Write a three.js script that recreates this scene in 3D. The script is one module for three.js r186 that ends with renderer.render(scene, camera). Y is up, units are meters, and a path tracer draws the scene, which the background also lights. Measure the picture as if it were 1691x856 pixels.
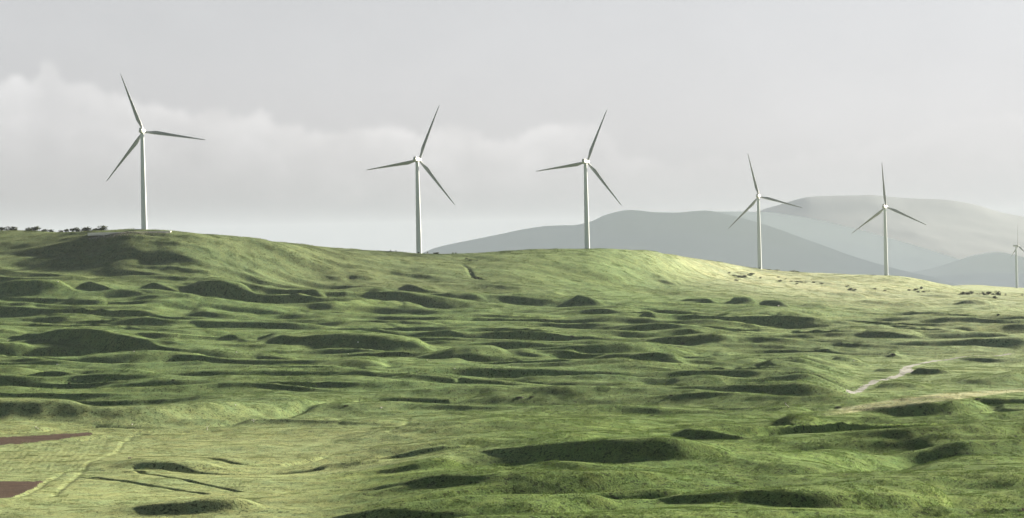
import * as THREE from 'three';
import { mergeGeometries } from 'three/addons/utils/BufferGeometryUtils.js';
import { RoundedBoxGeometry } from 'three/addons/geometries/RoundedBoxGeometry.js';
import { ImprovedNoise } from 'three/addons/math/ImprovedNoise.js';

// ───────────────────────── camera, sky, sun, haze, exposure ─────────────────────────
const scene = new THREE.Scene();
const F = 4795, CX = 845.5, CY = 428;                  // the lens: 20 degrees across, in units of a 1691 x 856 frame
const camera = new THREE.PerspectiveCamera(2 * Math.atan(CY / F) * 180 / Math.PI, 1691 / 856, 1, 120000);
const ROLL = 1.25 * Math.PI / 180;                     // the photographer held the camera slightly askew
camera.position.set(0, 0, 0);                          // eye level is height 0; the valley floor lies some 50 m below
camera.rotation.z = -ROLL;

const EXPOSURE = 5.4;
const SUN_AZ = 46 * Math.PI / 180, SUN_EL = 19 * Math.PI / 180;   // to the right and behind the hills
const sunDir = new THREE.Vector3(Math.sin(SUN_AZ) * Math.cos(SUN_EL), Math.sin(SUN_EL), -Math.cos(SUN_AZ) * Math.cos(SUN_EL));

const renderer = new THREE.WebGLRenderer({ antialias: true });
renderer.toneMapping = THREE.LinearToneMapping;
renderer.toneMappingExposure = EXPOSURE;
renderer.shadowMap.enabled = true;

const smooth = (a, b, x) => { const t = Math.min(1, Math.max(0, (x - a) / (b - a))); return t * t * (3 - 2 * t); };
const mix = (a, b, t) => a + (b - a) * t;
const clamp = (x, a, b) => Math.min(b, Math.max(a, x));
function rng(seed) { let s = seed >>> 0; return () => { s = (s + 0x6D2B79F5) >>> 0; let t = s; t = Math.imul(t ^ (t >>> 15), t | 1); t ^= t + Math.imul(t ^ (t >>> 7), t | 61); return ((t ^ (t >>> 14)) >>> 0) / 4294967296; }; }
const perlin = new ImprovedNoise();
const noise = (x, y, z = 0.5) => perlin.noise(x, y, z);

// monotone cubic through points: xs ascending
function pchip(xs, ys) {
  const n = xs.length, m = new Float64Array(n), dl = new Float64Array(n - 1);
  for (let i = 0; i < n - 1; i++) dl[i] = (ys[i + 1] - ys[i]) / (xs[i + 1] - xs[i]);
  m[0] = dl[0]; m[n - 1] = dl[n - 2];
  for (let i = 1; i < n - 1; i++) {
    if (dl[i - 1] * dl[i] <= 0) { m[i] = 0; continue; }
    const h0 = xs[i] - xs[i - 1], h1 = xs[i + 1] - xs[i], w1 = 2 * h1 + h0, w2 = h1 + 2 * h0;
    m[i] = (w1 + w2) / (w1 / dl[i - 1] + w2 / dl[i]);
  }
  let last = 0;
  return (x) => {
    if (x <= xs[0]) return ys[0];
    if (x >= xs[n - 1]) return ys[n - 1];
    let i = last;
    if (!(x >= xs[i] && x < xs[i + 1])) { let a = 0, b = n - 1; while (b - a > 1) { const c = (a + b) >> 1; if (xs[c] <= x) a = c; else b = c; } i = last = a; }
    const h = xs[i + 1] - xs[i], t = (x - xs[i]) / h, t2 = t * t, t3 = t2 * t;
    return ys[i] * (2 * t3 - 3 * t2 + 1) + h * m[i] * (t3 - 2 * t2 + t) + ys[i + 1] * (3 * t2 - 2 * t3) + h * m[i + 1] * (t3 - t2);
  };
}
const curve = (pts) => pchip(pts.map((p) => p[0]), pts.map((p) => p[1]));
// a place in the askew frame -> the same place in a level frame
const cr = Math.cos(ROLL), sr = Math.sin(ROLL);
const level = ([x, y]) => [CX + (x - CX) * cr - (y - CY) * sr, CY + (x - CX) * sr + (y - CY) * cr];

// the sky: a thin bright overcast with one long bank of cumulus; all round the horizon, brighter towards the sun
{
  const W = 4096, H = 2048, data = new Float32Array(W * H * 4);
  const top = curve([[-900, 250], [-500, 120], [-150, 190], [0, 142], [60, 128], [92, 106], [125, 142], [152, 133], [210, 152], [300, 170], [360, 186], [410, 178], [480, 197], [575, 216], [640, 203], [700, 212], [760, 206], [850, 224], [900, 204], [990, 214], [1060, 262], [1300, 250], [1700, 190], [2300, 260], [3200, 150], [4600, 230]]);
  const strength = curve([[-900, 0.8], [0, 1], [600, 0.95], [900, 0.75], [1060, 0.45], [1300, 0.2], [1700, 0.25], [2600, 0.8], [4600, 0.9]]);
  const lowAir = pchip([-0.03, 0, 0.027, 0.047, 0.082, 0.17], [0.05, 0.08, 0.5, 0.73, 0.87, 1]);
  for (let j = 0; j < H; j++) {
    const el = ((j + 0.5) / H - 0.5) * Math.PI;
    for (let i = 0; i < W; i++) {
      const u = (i + 0.5) / W, ang = (u - 0.5) * 2 * Math.PI;
      let az = ang + Math.PI / 2; if (az > Math.PI) az -= 2 * Math.PI;    // 0 is straight ahead, positive to the right
      const ce = Math.cos(el), dx = Math.cos(ang) * ce, dy = Math.sin(el), dz = Math.sin(ang) * ce;
      const toSun = Math.acos(clamp(dx * sunDir.x + dy * sunDir.y + dz * sunDir.z, -1, 1)) * 180 / Math.PI;
      const glow = 0.9 * Math.exp(-((toSun / 20) ** 2)) + 0.58 * Math.exp(-((toSun / 46) ** 2));
      const X = CX + az * F, Y = CY - el * F;
      const up = Math.max(0, Math.sin(el));
      // even veil, a little patchy, with less of the haze's light towards the horizon (the haze in the scene adds its own)
      const side = az - SUN_AZ, hazeGlow = 0.1 * Math.exp(-((side / 0.6) ** 2)) * Math.exp(-((el / 0.085) ** 2));
      let v = 0.106 * (1 + glow) * lowAir(el) * mix(1, 0.22, smooth(0.1, 0.8, el));
      v += hazeGlow;
      v *= 1 + 0.05 * noise(dx * 5, dy * 9 + 4, dz * 5) + 0.035 * noise(dx * 14, dy * 26, dz * 14) + 0.02 * noise(dx * 40, dy * 70, dz * 40);
      // cumulus bank
      const Xw = Math.abs(az) > 0.6 ? CX + Math.sign(az) * F * (0.6 + 0.3 * Math.sin((Math.abs(az) - 0.6) * 2.2)) : X;
      let ty = 0, bill = 0;
      for (let o = 0, f = 1 / 90, a = 26; o < 6; o++, f *= 2.03, a *= 0.62) {
        const n = noise(dx * F * f, dy * F * f * 1.15, dz * F * f + 7 * o);
        ty += a * (Math.abs(n) * 1.7 - 0.45); bill += a * n;
      }
      const tIn = top(Xw) - CY * 0;
      const Yl = Y - (X - CX) * sr * (Math.abs(az) < 0.6 ? 1 : 0);
      const below = Yl - tIn + ty * 0.8;
      const s = strength(clamp(Xw, -900, 4600));
      const edge = smooth(-2, 6, below), fade = Math.exp(-Math.max(0, below) / 62);
      v *= 1 + s * edge * (0.27 * fade + 0.04 * (1 - fade) * Math.exp(-Math.max(0, below) / 150)) + s * edge * fade * 0.007 * bill;
      const b2 = below - 58 + ty * 0.5, s2 = s * smooth(-5, 12, b2) * Math.exp(-Math.max(0, b2) / 50); v *= 1 + 0.07 * s2 * (1 + 0.03 * bill);
      const warm = s * edge * fade;
      const k = (j * W + i) * 4;
      const low = 1 - smooth(0, 0.25, up), blue = smooth(0.1, 1.0, el);
      const haz = 1 - smooth(0.0, 0.1, el);
      data[k] = v * (1 + 0.05 * haz) * (0.985 + 0.012 * warm) * (1 - 0.22 * blue); data[k + 1] = v * (0.998 + 0.004 * warm); data[k + 2] = v * (1 - 0.03 * haz) * (1.02 - 0.01 * warm) * (1 + 0.3 * blue); data[k + 3] = 1;
    }
  }
  const sky = new THREE.DataTexture(data, W, H, THREE.RGBAFormat, THREE.FloatType);
  sky.mapping = THREE.EquirectangularReflectionMapping; sky.magFilter = THREE.LinearFilter; sky.minFilter = THREE.LinearFilter; sky.wrapS = THREE.RepeatWrapping; sky.needsUpdate = true;
  scene.background = sky; scene.environment = sky;
}
const sun = new THREE.DirectionalLight(new THREE.Color(1, 0.88, 0.7), 5);
sun.target.position.set(0, 0, -1800); sun.position.copy(sunDir).multiplyScalar(5000).add(sun.target.position);
sun.castShadow = true; sun.shadow.radius = 6; sun.shadow.mapSize.set(4096, 4096);
Object.assign(sun.shadow.camera, { left: -2000, right: 2000, top: 2000, bottom: -2000, near: 10, far: 12000 });
scene.add(sun, sun.target);
scene.fog = new THREE.FogExp2(new THREE.Color(0.72, 0.85, 1.0), 1.12e-5);

// ───────────────────────── naming ─────────────────────────
const used = new Map();
function numbered(name) { const n = used.get(name) ?? 0; used.set(name, n + 1); return n ? `${name}_${String(n).padStart(3, '0')}` : name; }
function thing(name, label, category, pos, group) {
  const o = new THREE.Group(); o.name = numbered(name); o.position.copy(pos); o.userData = { label, category };
  if (group) o.userData.group = group;
  scene.add(o); return o;
}
function part(parent, name, geometry, material) {
  const m = new THREE.Mesh(geometry, material); m.name = name; m.castShadow = m.receiveShadow = true; parent.add(m); return m;
}
function setting(name, geometry, material, label) {
  const m = new THREE.Mesh(geometry, material); m.name = numbered(name); m.castShadow = m.receiveShadow = true;
  m.userData = { kind: 'structure' }; if (label) m.userData.label = label;
  scene.add(m); return m;
}

// ───────────────────────── the lie of the land ─────────────────────────
// Long profile of the ground: lines of equal distance, each with its distance (m) and where it lies in the frame.
const KN = [-150, 250, 550, 845, 1150, 1450, 1850];
const flat = (d, y) => ({ d: () => d, y: curve(KN.map((x) => level([x, y]))) });
const along = (pts) => { const q = pts.map(([x, y, d]) => [...level([x, y]), d]); return { d: pchip(q.map((p) => p[0]), q.map((p) => p[2])), y: pchip(q.map((p) => p[0]), q.map((p) => p[1])) }; };
const skyline = along([[-150, 381, 2330], [0, 384, 2300], [150, 387, 2220], [238, 387.5, 2194], [330, 392, 2200], [430, 398.5, 2230], [560, 412, 2300], [620, 417, 2330], [690, 421.5, 2360], [760, 420.5, 2390], [850, 416, 2420], [970, 413.5, 2462], [1060, 416, 2520], [1100, 421, 2580], [1160, 432, 2750], [1250, 445, 3060], [1320, 452, 3090], [1390, 455, 3080], [1470, 457.5, 3061], [1510, 462, 3090], [1560, 472, 3150], [1610, 482, 3250], [1691, 488, 3400], [1850, 498, 3600]]);
const contours = [flat(480, 945), flat(620, 858), flat(800, 770), flat(1000, 705), flat(1250, 652),
  along([[-150, 605, 1500], [550, 603, 1510], [1150, 602, 1540], [1850, 600, 1600]]),
  along([[-150, 552, 1770], [550, 553, 1800], [1150, 552, 1860], [1850, 550, 2000]]),
  along([[-150, 476, 2060], [250, 476, 2060], [550, 482, 2140], [845, 478, 2200], [1150, 474, 2420], [1450, 484, 2700], [1850, 496, 3000]]),
  skyline];
const farRidge = curve([[-150, 505], [1400, 492], [1560, 474], [1600, 471.5], [1640, 473], [1691, 477.5], [1850, 492]].map(level));
const hgt = (y, d) => -(y - CY) / F * d;

// Mounds and banks: a crest and the foot of its face as they show in the frame, and how steep the face is (degrees).
// Each becomes a real rise: the foot stands on the long profile, the crest behind it as far and as high as that steepness asks.
const mounds = [];
function tile(x0, y0, s, ease = 1) {
  return (steep, crest, foot) => {
    const t = crest.map(([x, y]) => level([x0 + x / s, y0 + y / s])), b = foot.map(([x, y]) => level([x0 + x / s, y0 + y / s]));
    const near = b.reduce((a, p) => a + p[1], 0) / b.length > 738;
    mounds.push({ near, tan: Math.tan(steep * ease * Math.PI / 180) * (near ? 1 : 0.84), top: curve(t), bot: curve(b), x0: Math.max(t[0][0], b[0][0]), x1: Math.min(t[t.length - 1][0], b[b.length - 1][0]), foot: null, dark: steep >= 24 });
  };
}
const P = tile(0, 0, 1), A = tile(0, 440, 3.843), B = tile(420, 440, 3.843), C = tile(840, 440, 3.843), D = tile(1251, 460, 3.843, 0.8), E = tile(0, 600, 3.843), Fm = tile(420, 620, 3.627), G = tile(840, 620, 3.627), H = tile(1251, 620, 3.627);
// far left, under the hill
A(31, [[-80, 150], [0, 130], [120, 103], [250, 95], [360, 97], [430, 115], [480, 155], [545, 214]], [[-80, 210], [0, 216], [60, 228], [250, 218], [400, 222], [545, 217]]);
A(31, [[470, 150], [500, 125], [570, 118], [640, 135], [720, 165], [800, 195], [850, 208]], [[470, 153], [500, 180], [545, 210], [650, 211], [850, 210]]);
A(30, [[880, 140], [950, 118], [1010, 125], [1110, 150], [1180, 180], [1240, 208]], [[880, 150], [940, 180], [980, 205], [1080, 206], [1240, 211]]);
A(32, [[1125, 140], [1180, 110], [1270, 92], [1370, 90], [1480, 98], [1570, 120], [1620, 160], [1690, 202]], [[1125, 143], [1190, 180], [1260, 215], [1330, 235], [1450, 245], [1540, 244], [1690, 206]]);
A(29, [[360, 265], [420, 240], [500, 228], [620, 230], [700, 250], [770, 265]], [[360, 268], [430, 278], [560, 279], [770, 269]]);
A(30, [[1010, 230], [1040, 210], [1120, 207], [1190, 225], [1230, 245]], [[1010, 233], [1050, 250], [1130, 258], [1230, 250]]);
A(24, [[20, 300], [80, 278], [150, 272], [220, 290], [260, 320]], [[20, 302], [80, 300], [160, 311], [260, 323]]);
A(29, [[230, 320], [300, 300], [400, 288], [480, 290], [560, 285], [700, 280], [850, 285], [940, 295]], [[230, 324], [330, 326], [480, 319], [620, 310], [800, 305], [940, 300]]);
A(31, [[-80, 345], [100, 340], [200, 338], [290, 335], [330, 325], [450, 318], [560, 320], [700, 342], [860, 354]], [[-80, 378], [150, 375], [280, 371], [400, 376], [520, 378], [620, 373], [740, 368], [860, 357]]);
A(23, [[680, 320], [760, 312], [860, 308], [980, 330], [1080, 345], [1140, 352]], [[680, 330], [800, 342], [940, 357], [1060, 359], [1140, 355]]);
A(33, [[1150, 345], [1180, 302], [1280, 290], [1360, 300], [1460, 318], [1580, 330], [1690, 338]], [[1150, 348], [1200, 362], [1300, 373], [1400, 386], [1550, 381], [1640, 373], [1690, 345]]);
A(31, [[-80, 396], [80, 390], [170, 388], [300, 392], [420, 396], [560, 396]], [[-80, 418], [120, 416], [300, 413], [450, 412], [560, 399]]);
A(33, [[640, 392], [720, 380], [850, 369], [980, 367], [1060, 375], [1090, 388]], [[640, 398], [760, 401], [900, 401], [1000, 393], [1090, 391]]);
A(34, [[-80, 462], [60, 462], [170, 450], [260, 440], [380, 425], [500, 418], [640, 430], [760, 455], [880, 480], [960, 505], [1050, 540], [1140, 565], [1240, 600], [1330, 630], [1500, 655], [1640, 681]], [[-80, 522], [80, 530], [170, 545], [240, 565], [290, 605], [380, 635], [480, 620], [640, 603], [850, 599], [1000, 612], [1150, 628], [1250, 652], [1320, 666], [1450, 681], [1640, 684]]);
A(33, [[-80, 540], [0, 536], [80, 535], [170, 548], [240, 582]], [[-80, 612], [0, 613], [100, 612], [240, 602]]);
A(21, [[430, 640], [560, 612], [700, 606], [850, 604], [990, 614], [1100, 630], [1200, 645]], [[430, 648], [560, 660], [760, 668], [900, 666], [1060, 662], [1200, 655]]);
A(22, [[1350, 510], [1400, 490], [1460, 475], [1550, 490], [1640, 520], [1690, 540]], [[1350, 515], [1430, 528], [1540, 548], [1690, 562]]);
A(21, [[920, 405], [1060, 398], [1180, 408], [1290, 432]], [[920, 408], [1060, 430], [1190, 436], [1290, 437]]);
A(14, [[975, 78], [1010, 35], [1090, 12], [1230, 25], [1330, 60], [1400, 88]], [[975, 82], [1050, 92], [1130, 101], [1250, 97], [1400, 92]]);
A(12, [[560, 70], [640, 20], [730, -25], [860, -40], [960, -20], [990, 60]], [[560, 74], [680, 62], [760, 40], [870, 30], [950, 50], [990, 68]]);
A(29, [[1540, 712], [1620, 703], [1760, 710], [1900, 740]], [[1540, 720], [1640, 739], [1760, 743], [1900, 745]]);
A(24, [[0, 268], [110, 258], [240, 262], [340, 268]], [[0, 276], [120, 276], [240, 275], [340, 272]]);
A(23, [[560, 95], [640, 100], [760, 105], [860, 100], [930, 112]], [[560, 102], [640, 110], [780, 118], [880, 120], [930, 118]]);
A(22, [[780, 220], [900, 215], [1000, 222], [1100, 262]], [[780, 226], [900, 240], [1020, 262], [1100, 266]]);
A(26, [[1300, 270], [1400, 262], [1520, 268], [1620, 280]], [[1300, 276], [1400, 286], [1520, 288], [1620, 285]]);
// left of the middle
B(29, [[10, 160], [40, 130], [100, 130], [150, 160], [170, 200]], [[10, 166], [40, 195], [100, 205], [170, 210]]);
B(28, [[215, 160], [250, 135], [310, 138], [350, 160], [410, 180]], [[215, 166], [240, 183], [300, 181], [410, 186]]);
B(19, [[160, 208], [260, 190], [360, 182], [450, 200], [490, 235]], [[160, 215], [260, 240], [380, 263], [490, 252]]);
B(29, [[470, 200], [500, 170], [590, 150], [690, 140], [800, 148], [900, 168], [980, 187]], [[470, 205], [500, 235], [560, 248], [640, 240], [720, 220], [800, 208], [900, 205], [980, 191]]);
B(26, [[570, 85], [600, 60], [680, 60], [760, 80], [830, 107]], [[570, 95], [600, 106], [700, 118], [830, 112]]);
B(24, [[420, 80], [470, 62], [540, 66], [600, 88]], [[420, 84], [470, 98], [540, 102], [600, 96]]);
B(29, [[915, 130], [950, 112], [1010, 122], [1080, 145], [1160, 168]], [[915, 140], [950, 170], [1000, 185], [1060, 184], [1160, 172]]);
B(29, [[1130, 230], [1180, 200], [1270, 185], [1350, 180], [1430, 200], [1520, 237]], [[1130, 235], [1220, 236], [1290, 250], [1400, 252], [1520, 243]]);
B(26, [[610, 240], [680, 230], [760, 255], [780, 264]], [[610, 246], [700, 262], [780, 267]]);
B(26, [[1090, 258], [1150, 240], [1210, 238], [1260, 250]], [[1090, 262], [1180, 262], [1260, 254]]);
B(27, [[1500, 178], [1580, 165], [1660, 175], [1760, 200], [1860, 221]], [[1500, 185], [1560, 210], [1650, 228], [1760, 228], [1860, 225]]);
B(27, [[-30, 250], [120, 245], [250, 262], [330, 269]], [[-30, 262], [150, 266], [250, 280], [330, 275]]);
B(27, [[310, 290], [380, 283], [480, 278], [560, 285], [620, 305]], [[310, 295], [400, 315], [500, 315], [620, 310]]);
B(28, [[400, 325], [470, 315], [620, 318], [760, 325], [900, 335], [1020, 345], [1180, 351]], [[400, 335], [480, 355], [600, 368], [800, 366], [1000, 358], [1180, 354]]);
B(18, [[680, 300], [800, 283], [950, 283], [1100, 308], [1200, 332]], [[680, 312], [850, 325], [1000, 340], [1200, 340]]);
B(28, [[1160, 350], [1260, 330], [1380, 308], [1480, 300], [1560, 315], [1650, 337]], [[1160, 355], [1240, 362], [1400, 360], [1500, 352], [1650, 346]]);
B(32, [[330, 386], [500, 384], [650, 377], [800, 374], [900, 378]], [[330, 390], [400, 396], [600, 391], [800, 386], [900, 381]]);
B(29, [[870, 395], [1000, 388], [1130, 385], [1300, 390], [1450, 390], [1690, 395], [1800, 405], [1940, 422]], [[870, 399], [1000, 410], [1200, 420], [1400, 426], [1600, 425], [1690, 429], [1790, 431], [1940, 426]]);
B(33, [[80, 432], [200, 428], [350, 427], [470, 428]], [[80, 440], [200, 445], [380, 439], [470, 431]]);
B(27, [[-40, 470], [120, 460], [300, 452], [450, 442], [650, 445], [800, 457], [950, 475], [1100, 500], [1200, 530]], [[-40, 480], [0, 530], [150, 560], [300, 590], [390, 605], [520, 606], [600, 600], [680, 580], [900, 620], [1050, 602], [1200, 546]]);
B(29, [[-40, 590], [80, 572], [180, 590], [300, 612], [340, 636]], [[-40, 615], [100, 650], [220, 658], [340, 645]]);
B(31, [[290, 640], [380, 614], [480, 607], [590, 611]], [[290, 655], [400, 659], [500, 641], [590, 620]]);
B(16, [[290, 664], [440, 655], [520, 635], [620, 615], [700, 618], [780, 640], [880, 670], [960, 690]], [[290, 680], [450, 700], [620, 745], [800, 772], [960, 745]]);
B(30, [[905, 660], [960, 625], [1040, 590], [1130, 572], [1250, 552], [1380, 540], [1500, 538], [1600, 545], [1690, 562]], [[905, 663], [1000, 676], [1100, 660], [1220, 637], [1300, 622], [1400, 660], [1560, 640], [1690, 580]]);
B(33, [[960, 682], [1080, 660], [1180, 640], [1280, 627], [1360, 650], [1450, 682]], [[960, 686], [1050, 700], [1150, 709], [1230, 706], [1320, 694], [1450, 690]]);
B(28, [[1160, 558], [1220, 535], [1340, 528], [1440, 527]], [[1160, 565], [1220, 569], [1320, 552], [1440, 537]]);
B(23, [[1060, 738], [1150, 712], [1280, 690], [1400, 685], [1540, 690], [1690, 717], [1850, 742]], [[1060, 742], [1180, 746], [1300, 772], [1480, 768], [1650, 756], [1850, 746]]);
B(21, [[800, 470], [870, 462], [950, 470], [1020, 490]], [[800, 478], [870, 494], [950, 492], [1020, 494]]);
B(22, [[1090, 458], [1180, 452], [1300, 455], [1400, 465]], [[1090, 463], [1180, 474], [1300, 474], [1400, 470]]);
B(22, [[0, 285], [120, 272], [240, 288], [300, 300]], [[0, 290], [120, 292], [240, 300], [300, 304]]);
B(24, [[220, 325], [280, 320], [340, 335]], [[220, 330], [280, 338], [340, 340]]);
B(22, [[740, 410], [860, 400], [960, 415], [1040, 430]], [[740, 416], [860, 428], [960, 438], [1040, 436]]);
// the middle
C(34, [[-40, 590], [20, 556], [100, 568], [230, 585], [350, 573], [450, 569], [540, 575]], [[-40, 600], [0, 640], [60, 666], [140, 666], [240, 641], [380, 626], [540, 588]]);
C(27, [[230, 180], [280, 167], [330, 175]], [[230, 183], [280, 196], [330, 181]]);
C(25, [[620, 156], [680, 150], [740, 156]], [[620, 160], [680, 167], [740, 161]]);
C(31, [[372, 270], [385, 225], [430, 205], [500, 212], [560, 235], [610, 265], [650, 286]], [[372, 280], [385, 288], [430, 291], [520, 293], [600, 291], [650, 289]]);
C(26, [[760, 242], [800, 220], [850, 222], [900, 250]], [[760, 247], [800, 259], [860, 266], [900, 257]]);
C(16, [[530, 240], [600, 212], [720, 198], [830, 206], [930, 240], [1010, 272]], [[530, 246], [650, 270], [800, 282], [1010, 277]]);
C(23, [[1050, 215], [1150, 205], [1240, 205], [1300, 225], [1370, 252]], [[1050, 220], [1150, 240], [1250, 263], [1370, 257]]);
C(28, [[1380, 240], [1430, 205], [1500, 200], [1570, 220], [1600, 252]], [[1380, 246], [1430, 263], [1520, 270], [1600, 262]]);
C(24, [[520, 342], [580, 325], [660, 330], [720, 350]], [[520, 350], [620, 357], [720, 355]]);
C(29, [[770, 350], [830, 322], [900, 330], [960, 355], [1060, 372], [1180, 387]], [[770, 358], [850, 378], [920, 393], [1040, 393], [1180, 391]]);
C(30, [[1275, 362], [1330, 338], [1420, 332], [1540, 335], [1690, 355], [1760, 372]], [[1275, 370], [1350, 391], [1450, 396], [1580, 393], [1690, 395], [1760, 386]]);
C(25, [[350, 379], [400, 375], [455, 387]], [[350, 385], [410, 397], [455, 391]]);
C(22, [[470, 420], [640, 410], [800, 412], [950, 425], [1100, 430], [1200, 443]], [[470, 436], [640, 435], [800, 431], [950, 442], [1110, 456], [1200, 450]]);
C(27, [[1540, 442], [1600, 430], [1690, 430], [1760, 438], [1830, 446]], [[1540, 455], [1620, 476], [1690, 476], [1800, 456], [1830, 450]]);
C(25, [[480, 480], [600, 471], [720, 480], [850, 506], [960, 515], [1090, 519]], [[480, 486], [600, 493], [740, 502], [880, 526], [1000, 531], [1090, 525]]);
C(23, [[260, 535], [400, 524], [520, 526]], [[260, 545], [400, 546], [520, 536]]);
C(20, [[1270, 570], [1350, 558], [1450, 572], [1550, 600]], [[1270, 580], [1400, 602], [1550, 612]]);
C(22, [[440, 640], [560, 600], [700, 588], [900, 578], [1050, 590], [1100, 620], [1180, 665], [1230, 704]], [[440, 646], [600, 652], [760, 672], [900, 692], [1000, 742], [1060, 762], [1150, 748], [1230, 712]]);
C(21, [[-100, 470], [100, 455], [250, 462], [380, 474]], [[-100, 478], [100, 477], [250, 482], [380, 482]]);
C(24, [[1080, 548], [1200, 534], [1330, 540], [1400, 552]], [[1080, 552], [1200, 552], [1330, 555], [1400, 556]]);
C(26, [[1330, 528], [1480, 522], [1600, 535], [1700, 552]], [[1330, 533], [1480, 538], [1600, 556], [1700, 560]]);
C(18, [[430, 70], [560, 60], [700, 70], [790, 120]], [[430, 76], [560, 100], [700, 130], [790, 128]]);
C(19, [[900, 90], [990, 88], [1060, 110], [1110, 140]], [[900, 96], [990, 120], [1060, 142], [1110, 144]]);
C(22, [[1180, 35], [1260, 32], [1330, 50]], [[1180, 40], [1260, 50], [1330, 56]]);
C(24, [[1410, 45], [1460, 35], [1560, 45]], [[1410, 50], [1470, 72], [1560, 56]]);
C(22, [[380, 170], [520, 148], [640, 168], [760, 185]], [[380, 178], [520, 166], [640, 182], [760, 190]]);
C(20, [[760, 300], [900, 292], [1040, 305], [1180, 310]], [[760, 306], [900, 312], [1040, 318], [1180, 315]]);
C(22, [[1260, 300], [1400, 290], [1540, 300], [1680, 318]], [[1260, 308], [1400, 320], [1540, 326], [1680, 324]]);
// far right
D(26, [[-10, 165], [40, 145], [110, 140], [180, 160], [220, 190]], [[-10, 176], [60, 200], [150, 212], [220, 206]]);
D(26, [[345, 111], [430, 105], [540, 98], [640, 98], [730, 109]], [[345, 113], [430, 128], [520, 135], [640, 126], [730, 114]]);
D(27, [[560, 150], [620, 138], [760, 138], [900, 145], [1060, 138], [1160, 147]], [[560, 165], [600, 195], [740, 193], [880, 192], [1000, 186], [1160, 170]]);
D(27, [[930, 111], [1050, 100], [1180, 98], [1300, 115], [1400, 122]], [[930, 115], [1000, 128], [1200, 128], [1400, 126]]);
D(26, [[1250, 140], [1350, 132], [1460, 140], [1540, 156]], [[1250, 150], [1300, 175], [1380, 183], [1460, 173], [1540, 161]]);
D(23, [[1340, 205], [1440, 185], [1530, 172], [1620, 185], [1750, 197]], [[1340, 209], [1500, 209], [1750, 207]]);
D(28, [[480, 196], [560, 194], [680, 195], [840, 196]], [[480, 200], [560, 218], [700, 218], [840, 200]]);
D(24, [[250, 185], [330, 160], [420, 175], [490, 200]], [[250, 191], [330, 208], [400, 214], [490, 210]]);
D(24, [[100, 214], [200, 212], [350, 222], [460, 235], [620, 230], [800, 235], [900, 257]], [[100, 218], [250, 245], [400, 266], [520, 275], [700, 269], [900, 264]]);
D(25, [[860, 245], [960, 210], [1080, 192], [1200, 205], [1290, 240], [1350, 272]], [[860, 255], [1000, 272], [1130, 286], [1250, 289], [1350, 281]]);
D(21, [[1380, 258], [1450, 235], [1540, 235], [1640, 260], [1720, 290]], [[1380, 265], [1480, 286], [1600, 297], [1720, 297]]);
D(34, [[450, 320], [490, 307], [560, 309], [640, 325], [740, 335]], [[450, 325], [490, 341], [560, 346], [640, 343], [740, 338]]);
D(31, [[580, 402], [640, 375], [750, 362], [850, 360], [960, 375], [1050, 405], [1130, 442], [1180, 470]], [[580, 410], [600, 435], [700, 441], [850, 446], [1000, 466], [1080, 472], [1180, 473]]);
D(31, [[1090, 372], [1200, 366], [1330, 370], [1440, 385], [1530, 407], [1620, 430]], [[1090, 375], [1170, 410], [1270, 440], [1400, 447], [1510, 443], [1620, 433]]);
D(27, [[1500, 336], [1580, 318], [1690, 320], [1760, 330]], [[1500, 339], [1600, 345], [1690, 349], [1760, 345]]);
D(31, [[1590, 391], [1640, 379], [1700, 383], [1780, 390]], [[1590, 395], [1630, 412], [1700, 416], [1780, 405]]);
D(28, [[350, 476], [400, 458], [480, 465], [520, 481]], [[350, 481], [420, 489], [520, 486]]);
D(33, [[470, 507], [520, 495], [600, 500], [670, 516]], [[470, 516], [490, 545], [540, 553], [600, 541], [670, 519]]);
D(32, [[565, 561], [620, 540], [700, 540], [740, 551]], [[565, 566], [620, 573], [680, 566], [740, 555]]);
D(26, [[170, 536], [250, 533], [330, 545], [400, 556]], [[170, 541], [250, 560], [330, 561], [400, 559]]);
D(27, [[730, 582], [800, 568], [900, 572], [930, 562]], [[730, 586], [800, 600], [900, 599], [930, 582]]);
D(32, [[978, 584], [1010, 563], [1080, 566], [1160, 570], [1240, 602]], [[978, 600], [1060, 613], [1160, 616], [1240, 607]]);
D(21, [[720, 690], [800, 660], [900, 650], [1020, 665], [1150, 682]], [[720, 696], [850, 712], [980, 716], [1150, 690]]);
D(19, [[1220, 652], [1330, 635], [1450, 630], [1560, 600], [1760, 560]], [[1220, 660], [1350, 682], [1500, 692], [1760, 680]]);
D(22, [[780, 351], [860, 337], [950, 342], [1080, 366]], [[780, 355], [880, 362], [980, 373], [1080, 373]]);
D(28, [[-90, 582], [80, 570], [180, 583], [300, 606], [420, 623], [560, 625], [680, 630], [740, 652]], [[-90, 588], [150, 612], [300, 642], [420, 667], [560, 702], [600, 716], [660, 696], [740, 656]]);
D(20, [[1250, 510], [1400, 500], [1550, 505], [1700, 498]], [[1250, 516], [1400, 530], [1550, 545], [1700, 545]]);
D(21, [[200, 400], [280, 395], [360, 400], [470, 415]], [[200, 405], [280, 420], [360, 428], [470, 424]]);
D(24, [[800, 490], [870, 480], [900, 490], [950, 500]], [[800, 495], [840, 512], [900, 510], [950, 505]]);
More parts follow.
